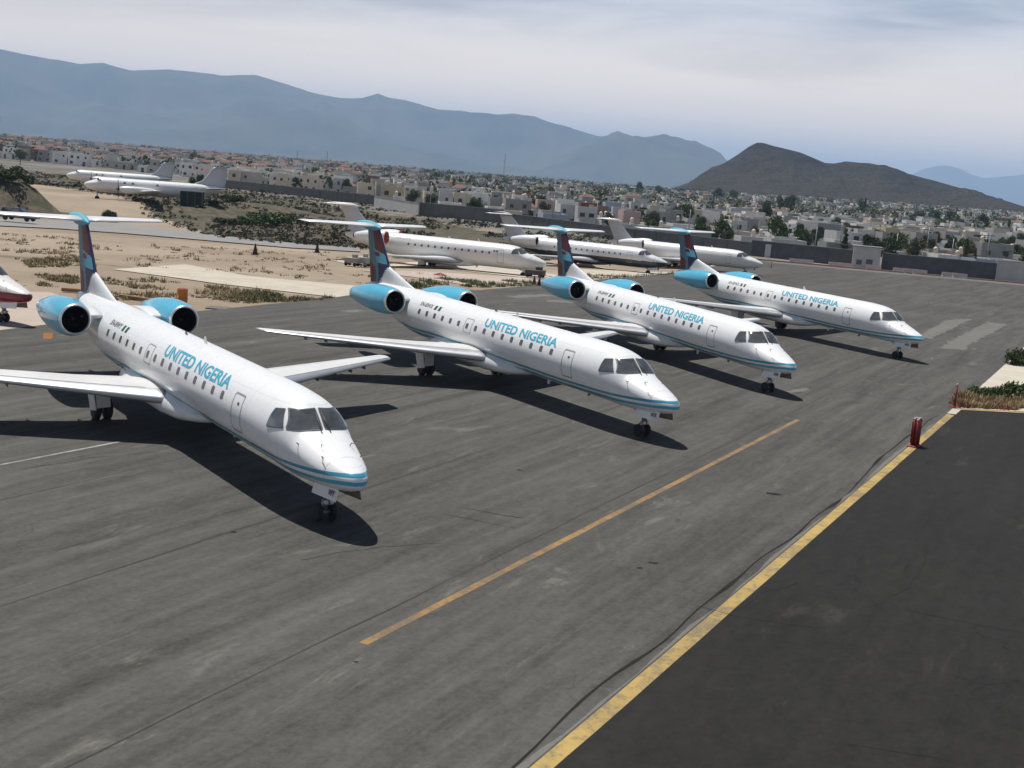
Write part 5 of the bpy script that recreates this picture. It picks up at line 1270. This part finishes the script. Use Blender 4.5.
# ------------------------------------------------------------------ walls, barriers, small things
M_BLOCK = mat('dark_block_wall', (0.115, 0.118, 0.122), 0.95, var=0.35, vscale=0.5, bump=0.3, bscale=4)
M_BLOCK2 = mat('grey_block_wall', (0.17, 0.165, 0.155), 0.95, var=0.3, vscale=0.4)
M_WWALL = mat('whitewashed_wall', (0.56, 0.54, 0.51), 0.9, var=0.25, vscale=0.35)
M_CAPW = mat('wall_coping', (0.25, 0.245, 0.235), 0.9)
def wall(name, a, b, h, material, label, cat='wall', coping=True, posts=4.0, th=0.25):
    a, b = Vector(a), Vector(b); d = b - a; d.z = 0; L = d.length; rz = math.atan2(d.y, d.x); c = (a + b) / 2; z0 = min(a.z, b.z) - 0.6; z1 = max(a.z, b.z) + h
    root = empty(name, (c.x, c.y, z0), rz, label, cat)
    q = MB(); q.box((0, 0, (z1 - z0) / 2), (L, th, z1 - z0)); q.build('panel', material, root)
    if coping: q = MB(); q.box((0, 0, z1 - z0 + .05), (L + .05, th + .12, .1)); q.build('coping', M_CAPW, root)
    if posts:
        n = int(L / posts); q = MB()
        for i in range(n + 1): q.box((-L / 2 + L * i / max(n, 1), -th / 2 - .06, (z1 - z0) / 2), (.3, .12, z1 - z0 - .02))
        q.build('buttress', material, root)
    return root
P_ = lambda u, d: at_d(u, d)
wall('block_wall', P_(222, 452), P_(376, 392), 2.6, M_BLOCK2, 'long grey block wall below the white housing row on the left', 'wall', posts=8)
wall('white_wall', P_(376, 372), P_(421, 330), 2.9, M_WWALL, 'whitewashed wall stretch between the two grey block walls', 'wall', posts=0)
wall('block_wall', P_(421.5, 335), P_(506, 328), 3.2, M_BLOCK2, 'grey block wall just right of the whitewashed stretch', 'wall', posts=6)
wall('block_wall', P_(506, 326), P_(640, 283), 2.5, M_BLOCK2, 'grey block wall behind the black-topped tail of the stored airliner', 'wall', posts=6)
wall('block_wall', P_(640, 283), P_(760, 262), 2.5, M_BLOCK2, 'grey block wall running behind the windowless white airliner', 'wall', posts=6)
wall('block_wall', P_(760, 262), P_(863, 254.5), 3.0, M_BLOCK, 'dark block wall between the white airliner nose and the pale gatehouse', 'wall', posts=5)
wall('block_wall', P_(893, 254.5), P_(1008, 255.5), 3.0, M_BLOCK, 'dark block wall right of the pale gatehouse', 'wall', posts=5)
wall('white_wall', P_(1008.5, 255.5), P_(1150, 262), 3.5, M_WWALL, 'whitewashed wall at the right edge beyond the dark block wall', 'wall', posts=0)
a_, b_ = P_(864, 253), P_(892, 253.2); d_ = b_ - a_; c_ = (a_ + b_) / 2
gh = empty('gatehouse', (c_.x, c_.y + 1.5, c_.z - .3), math.atan2(d_.y, d_.x), 'pale gatehouse with two dark vents standing in the dark perimeter wall', 'gatehouse')
q = MB(); q.box((0, 0, 2.1), (d_.length, 3.4, 4.2), bevel=.05); q.build('wall', M_WWALL, gh)
q = MB(); q.box((0, 0, 4.27), (d_.length + .4, 3.8, .14)); q.build('roof', M_CAPW, gh)
q = MB(); q.box((-d_.length * .25, -1.72, 1.3), (1.0, .06, .9)); q.build('vent', M_SEAL, gh)
q = MB(); q.box((d_.length * .12, -1.72, 1.5), (1.2, .06, .9)); q.build('vent', M_SEAL, gh)
# pale panel doors in the wall
a_ = P_(776, 259.5)
dr = empty('steel_gate', (a_.x, a_.y, a_.z), -.08, 'pale steel gate set against the dark wall by the airliner nose', 'gate'); q = MB(); q.box((0, 0, 1.25), (1.1, .08, 2.5), bevel=.02); q.build('panel', M_GREY, dr); q = MB(); q.box((.4, -.08, 1.2), (.12, .06, .06)); q.build('handle', M_STEEL, dr)
# concrete barriers on the far apron edge
M_JB = mat('barrier_white_pink', (0.60, 0.50, 0.47), 0.9, var=0.3, vscale=1.5)
def jersey(mb, L, h=.85):
    pr = [(-.3, 0), (-.3, .1), (-.14, .35), (-.09, h), (.09, h), (.14, .35), (.3, .1), (.3, 0)]
    mb.loft([[Vector((x, y, z)) for y, z in pr] for x in (-L / 2, L / 2)], smooth=False)
jb = MB(); jersey(jb, 2.6); jme = jb.build('concrete_barrier', M_JB); first = True
for k, (u, n0) in enumerate([(806, 0), (816, 0), (846, 0), (856, 0), (885, 0), (912, 0), (923, 0), (932, 0), (962, 0), (973, 0)]):
    o = jme if k == 0 else jme.copy()
    if k: COL.objects.link(o)
    p = P_(u, np.interp(u, [800, 980], [246, 248])); o.location = (p.x, p.y, p.z + .0); o.rotation_euler = (0, 0, -.08)
    tag(o, f'{ORD[k]} pale concrete barrier from the left along the far apron edge', 'barrier', 'concrete barriers along the far apron edge')
# radio masts on the skyline
def mast(u, d, h, label):
    p = P_(u, d); r = empty('radio_mast', p, 0, label, 'mast'); q = MB(); w0 = h * .028
    cs = [(-1, -1), (1, -1), (1, 1), (-1, 1)]
    for k in range(10):
        z0_, z1_ = h * k / 10, h * (k + 1) / 10; a, b = w0 * (1 - k / 12), w0 * (1 - (k + 1) / 12)
        for i in range(4):
            c0, c1 = cs[i], cs[(i + 1) % 4]; q.tube((c0[0] * a, c0[1] * a, z0_), (c0[0] * b, c0[1] * b, z1_), .16, .16, 4); q.tube((c0[0] * a, c0[1] * a, z0_), (c1[0] * b, c1[1] * b, z1_), .10, .10, 4)
    q.build('lattice', M_STEEL, r); q = MB(); q.lathe((0, 0, h * .93), (0, 0, 1), [(0, w0 * .8), (h * .05, w0 * .8)], 8); q.tube((0, 0, h * .98), (0, 0, h * 1.08), .12); q.build('antenna', M_GREY, r)
mast(503.5, 1700, 34, 'tall lattice radio mast rising from the middle of the town'); mast(296, 1500, 16, 'leftmost of the two thin short masts on the left skyline'); mast(326, 1600, 18, 'thin short mast right of the other on the left skyline')
# water tower lamp shapes near the third tail
def light_pole(u, d, h, label):
    p = P_(u, d); r = empty('light_pole', p, 0, label, 'light pole'); q = MB(); q.tube((0, 0, -.2), (0, 0, h), .12, .07, 8); q.build('pole', M_STEEL, r); q = MB(); q.box((0, 0, h + .15), (2.2, .5, .3), bevel=.05); q.build('lamp_head', M_AW, r)
light_pole(666, 300, 8.3, 'light pole with a white lamp head behind the windowless airliner tail')
light_pole(634, 420, 11, 'light pole with a white lamp head among the trees left of the other pole')
POLES = [(432, 360, 8), (468, 352, 7.5), (556, 318, 8), (600, 310, 7.5), (694, 292, 7.5), (744, 282, 7.5), (823, 270, 6.5), (848, 300, 8), (905, 275, 6.5), (936, 300, 8), (962, 268, 6.5), (998, 290, 8)]
for k, (u, d, h) in enumerate(POLES):
    p = P_(u, d); r = empty('utility_pole', p, -.1, f'{ORD[k]} slim utility pole from the left behind the perimeter walls', 'utility pole', 'utility poles behind the walls'); q = MB(); q.tube((0, 0, -.3), (0, 0, h), .14, .09, 8); q.build('pole', M_STEEL, r); q = MB(); q.box((0, 0, h - .6), (1.9, .12, .14)); q.build('crossarm', M_BARK, r)
# vehicles
def vehicle(p, rz, col, label, van=False):
    r = empty('parked_car', p, rz, label, 'car'); mb = MB(); W = .92
    prof = [(-2.4, .45), (-2.42, .95), (-2.2, 1.05), (-1.9, 1.68), (.35, 1.70), (1.1, 1.12), (2.2, .98), (2.42, .75), (2.42, .42)]
    rg_ = []
    for y, k in ((-W, .0), (-W + .08, 1), (W - .08, 1), (W, 0)): rg_.append([Vector((x, y * (1 if z < 1.1 else .86), z - (.0 if k else .03))) for x, z in prof])
    mb.loft(rg_, smooth=False); b = mb.build('body', mat('car_paint_' + label.split()[0], col, .35, coat=.25), r)
    for sy in (-1, 1):
        q = MB(); y = sy * W * .885; pts_ = [(-1.95, 1.12), (-1.75, 1.58), (.25, 1.60), (.85, 1.15)]; q.add([(x, y * (1.03 if z < 1.3 else .985), z) for x, z in pts_], [(0, 1, 2, 3)]); q.build('side_window', M_WGLASS, r)
        for x in (-1.5, 1.5): wheel(r, (x, sy * .82, .36), .36, .22)
        q = MB(); q.box((2.40, sy * .66, .80), (.08, .36, .16), bevel=.02); q.build('headlight', M_LIP, r)
    q = MB(); q.add([(1.06, -.72, 1.16), (1.06, .72, 1.16), (.42, .68, 1.66), (.42, -.68, 1.66)], [(0, 1, 2, 3)]); q.build('windscreen', M_WGLASS, r)
    return r
p = at_d(20, 184); p.z = zg(p.x, p.y) + .3; vehicle(p, -.12, (.012, .013, .016), 'black car on the perimeter road above the nearest tailplane')
# dark green crate under the propliner tail
p = on(193, 246); r = empty('shipping_crate', p, .1, 'dark green crate standing under the nearer propliner tail', 'crate'); q = MB(); q.box((0, 0, 1.3), (4.0, 2.4, 2.6), bevel=.03); q.build('body', mat('dark_green_tarp', (.010, .030, .021), .8, var=.3, vscale=1), r); q = MB()
for x in (-1.95, -.65, .65, 1.95): q.box((x, -1.23, 1.3), (.12, .06, 2.5))
q.build('rib', M_SEAL, r)
# traffic cones on the dirt
M_CONE = mat('dark_cone', (.03, .025, .025), .7); M_OR = mat('orange_plastic', (.52, .19, .03), .6)
for k, (u, v_, nm) in enumerate([(255, 254.5, 'dark marker cone on the sand left of the second fin'), (317, 252.5, 'dark marker cone on the sand just left of the second tailplane')]):
    p = at(u, v_); r = empty('marker_cone', p, 0, nm, 'cone', 'dark cones on the sand'); q = MB(); q.box((0, 0, .04), (.75, .75, .08)); q.build('base', M_CONE, r); q = MB(); q.lathe((0, 0, .08), (0, 0, 1), [(0, .28), (1.05, .07), (1.12, .05)], 12); q.build('cone', M_CONE, r)
# orange drum by the port engine of the nearest jet
p = at(182, 303.5); r = empty('orange_drum', p, 0, 'orange drum at the apron edge behind the nearest airliner', 'drum'); q = MB(); q.lathe((0, 0, 0), (0, 0, 1), [(0, .34), (.3, .34), (.31, .36), (.34, .36), (.35, .34), (.9, .34), (.92, .36), (.95, .36)], 18); q.build('body', M_OR, r); q = MB(); q.lathe((0, 0, .95), (0, 0, 1), [(0, .33), (.02, .30)], 18); q.build('lid', M_COVER, r)
p = at(48, 338); r = empty('wheel_chock', p, .3, 'orange wheel chock on the concrete below the starboard engine', 'chock'); q = MB(); q.loft([[Vector((x, y, z)) for y, z in ((-.22, 0), (0, .26), (.22, 0))] for x in (-.22, .22)], smooth=False); q.build('block', M_OR, r)
# rusty steel beam lying at the edge of the tan concrete
p0, p1 = at(62, 291), at(92, 293.5); q = MB(); d_ = p1 - p0; q.box((0, 0, .12), (d_.length, .35, .24), bevel=.03); o = q.build('kerb_beam', mat('rusty_beam', (.30, .17, .09), .9, var=.3), None, (p0 + p1) / 2, math.atan2(d_.y, d_.x)); tag(o, 'rust-coloured beam lying beside the tan concrete behind the fin', 'beam')
p0, p1 = at(120, 297), at(165, 303.5); q = MB(); d_ = p1 - p0; q.box((0, 0, .10), (d_.length, .3, .2), bevel=.03); o = q.build('kerb_beam', MATS['rusty_beam'], None, (p0 + p1) / 2, math.atan2(d_.y, d_.x)); tag(o, 'rust-coloured beam lying in the weeds left of the orange drum', 'beam')
# ground cart by the nose wheel of the plain jet, and boxes by its tail
def cart(u, v_, sz, col, label, wheels=True):
    p = at(u, v_); r = empty('ground_cart', p, -.3, label, 'cart'); q = MB(); q.box((0, 0, .30 + sz[2] / 2), sz, bevel=.04); q.box((sz[0] * .2, 0, .3 + sz[2] + .18), (sz[0] * .3, sz[1] * .6, .36), bevel=.03); q.build('body', mat('cart_' + label.split()[0], col, .6), r)
    for x in (-1, 1):
        for y in (-1, 1): wheel(r, (x * sz[0] * .35, y * sz[1] * .45, .2), .2, .14)
    q = MB(); q.tube((sz[0] / 2, 0, .35), (sz[0] / 2 + .9, 0, .25), .04); q.build('tow_bar', M_STEEL, r)
cart(535, 277.5, (2.0, 1.3, .55), (.05, .045, .045), 'dark low tow cart beside the nose wheel of the plain white airliner')
cart(352, 266, (1.4, 1.0, .6), (.34, .31, .26), 'beige ground cart on the strip under the plain white airliner tail'); cart(363, 266.5, (1.2, 1.0, .7), (.40, .39, .37), 'grey ground cart behind the second blue fin')
for k, (u, v_) in enumerate([(539, 285.5), (534, 284)]):
    p = at(u, v_); r = empty('marker_cone', p, 0, ('dark cone standing right beside the cyan engine of the third airliner', 'dark cone left of the other by the weeds near the cart')[k], 'cone', 'dark cones on the sand'); q = MB(); q.box((0, 0, .03), (.5, .5, .06)); q.build('base', M_CONE, r); q = MB(); q.lathe((0, 0, .06), (0, 0, 1), [(0, .2), (.8, .05)], 10); q.build('cone', M_CONE, r)
p = at(440, 275); r = empty('red_tarp', p, .2, 'crumpled red tarp on the dirt below the plain white airliner', 'tarp'); q = MB(); vs = []
for i in range(9):
    for j in range(7): vs.append(((i - 4) * .16, (j - 3) * .18, max(0.02, .22 * math.exp(-((i - 4) ** 2 + (j - 3) ** 2) / 9) + .06 * mnoise.noise(Vector((i * .9, j * .9, 2))))))
q.add(vs, [(i * 7 + j, i * 7 + j + 1, i * 7 + j + 8, i * 7 + j + 7) for i in range(8) for j in range(6)], 0, True); q.build('cloth', M_COVER, r)
p = at(771, 267.5); r = empty('marker_post', p, 0, 'small orange post at the apron edge below the stored airliner nose', 'post'); q = MB(); q.tube((0, 0, 0), (0, 0, .85), .12, .1, 8); q.build('shaft', M_OR, r); q = MB(); q.lathe((0, 0, .85), (0, 0, 1), [(0, .13), (.06, .12)], 8); q.build('cap', M_COVER, r)
# red stanchions
M_RP = mat('red_post_paint', (.27, .018, .022), .5, var=.25, vscale=5); M_RTIP = mat('post_tip', (.45, .36, .34), .6)
p = at(914.5, 446.5); r = empty('red_stanchion_rack', p, R_(55), 'rack of red stanchions standing on the yellow line', 'stanchions')
q = MB(); q.box((0, 0, .04), (.75, .42, .08), bevel=.02); q.build('base', M_RP, r)
for k in range(4):
    for j in range(2):
        q = MB(); x, y = (k - 1.5) * .13, (j - .5) * .14; q.tube((x, y, .08), (x + .01 * k, y, 1.12 + .03 * ((k + j) % 3)), .052, .052, 10); o = q.build('post', M_RP, r)
        q = MB(); q.lathe((x + .01 * k, y, 1.12 + .03 * ((k + j) % 3)), (0, 0, 1), [(0, .06), (.05, .06), (.07, .02)], 10); q.build('tip', M_RTIP, o)
q = MB(); q.box((0, .11, .62), (.62, .02, .9)); q.build('panel', M_RP, r)
p = at(954.5, 407); r = empty('red_post', p, 0, 'single dark red post with a pale tip at the corner of the yellow line', 'post'); q = MB(); q.tube((0, 0, 0), (0, 0, 1.05), .06, .055, 10); q.build('shaft', M_RP, r); q = MB(); q.lathe((0, 0, 1.05), (0, 0, 1), [(0, .06), (.14, .05), (.17, .01)], 10); q.build('tip', M_RTIP, r); q = MB(); q.box((0, 0, .02), (.45, .45, .04)); q.build('base', M_RP, r)
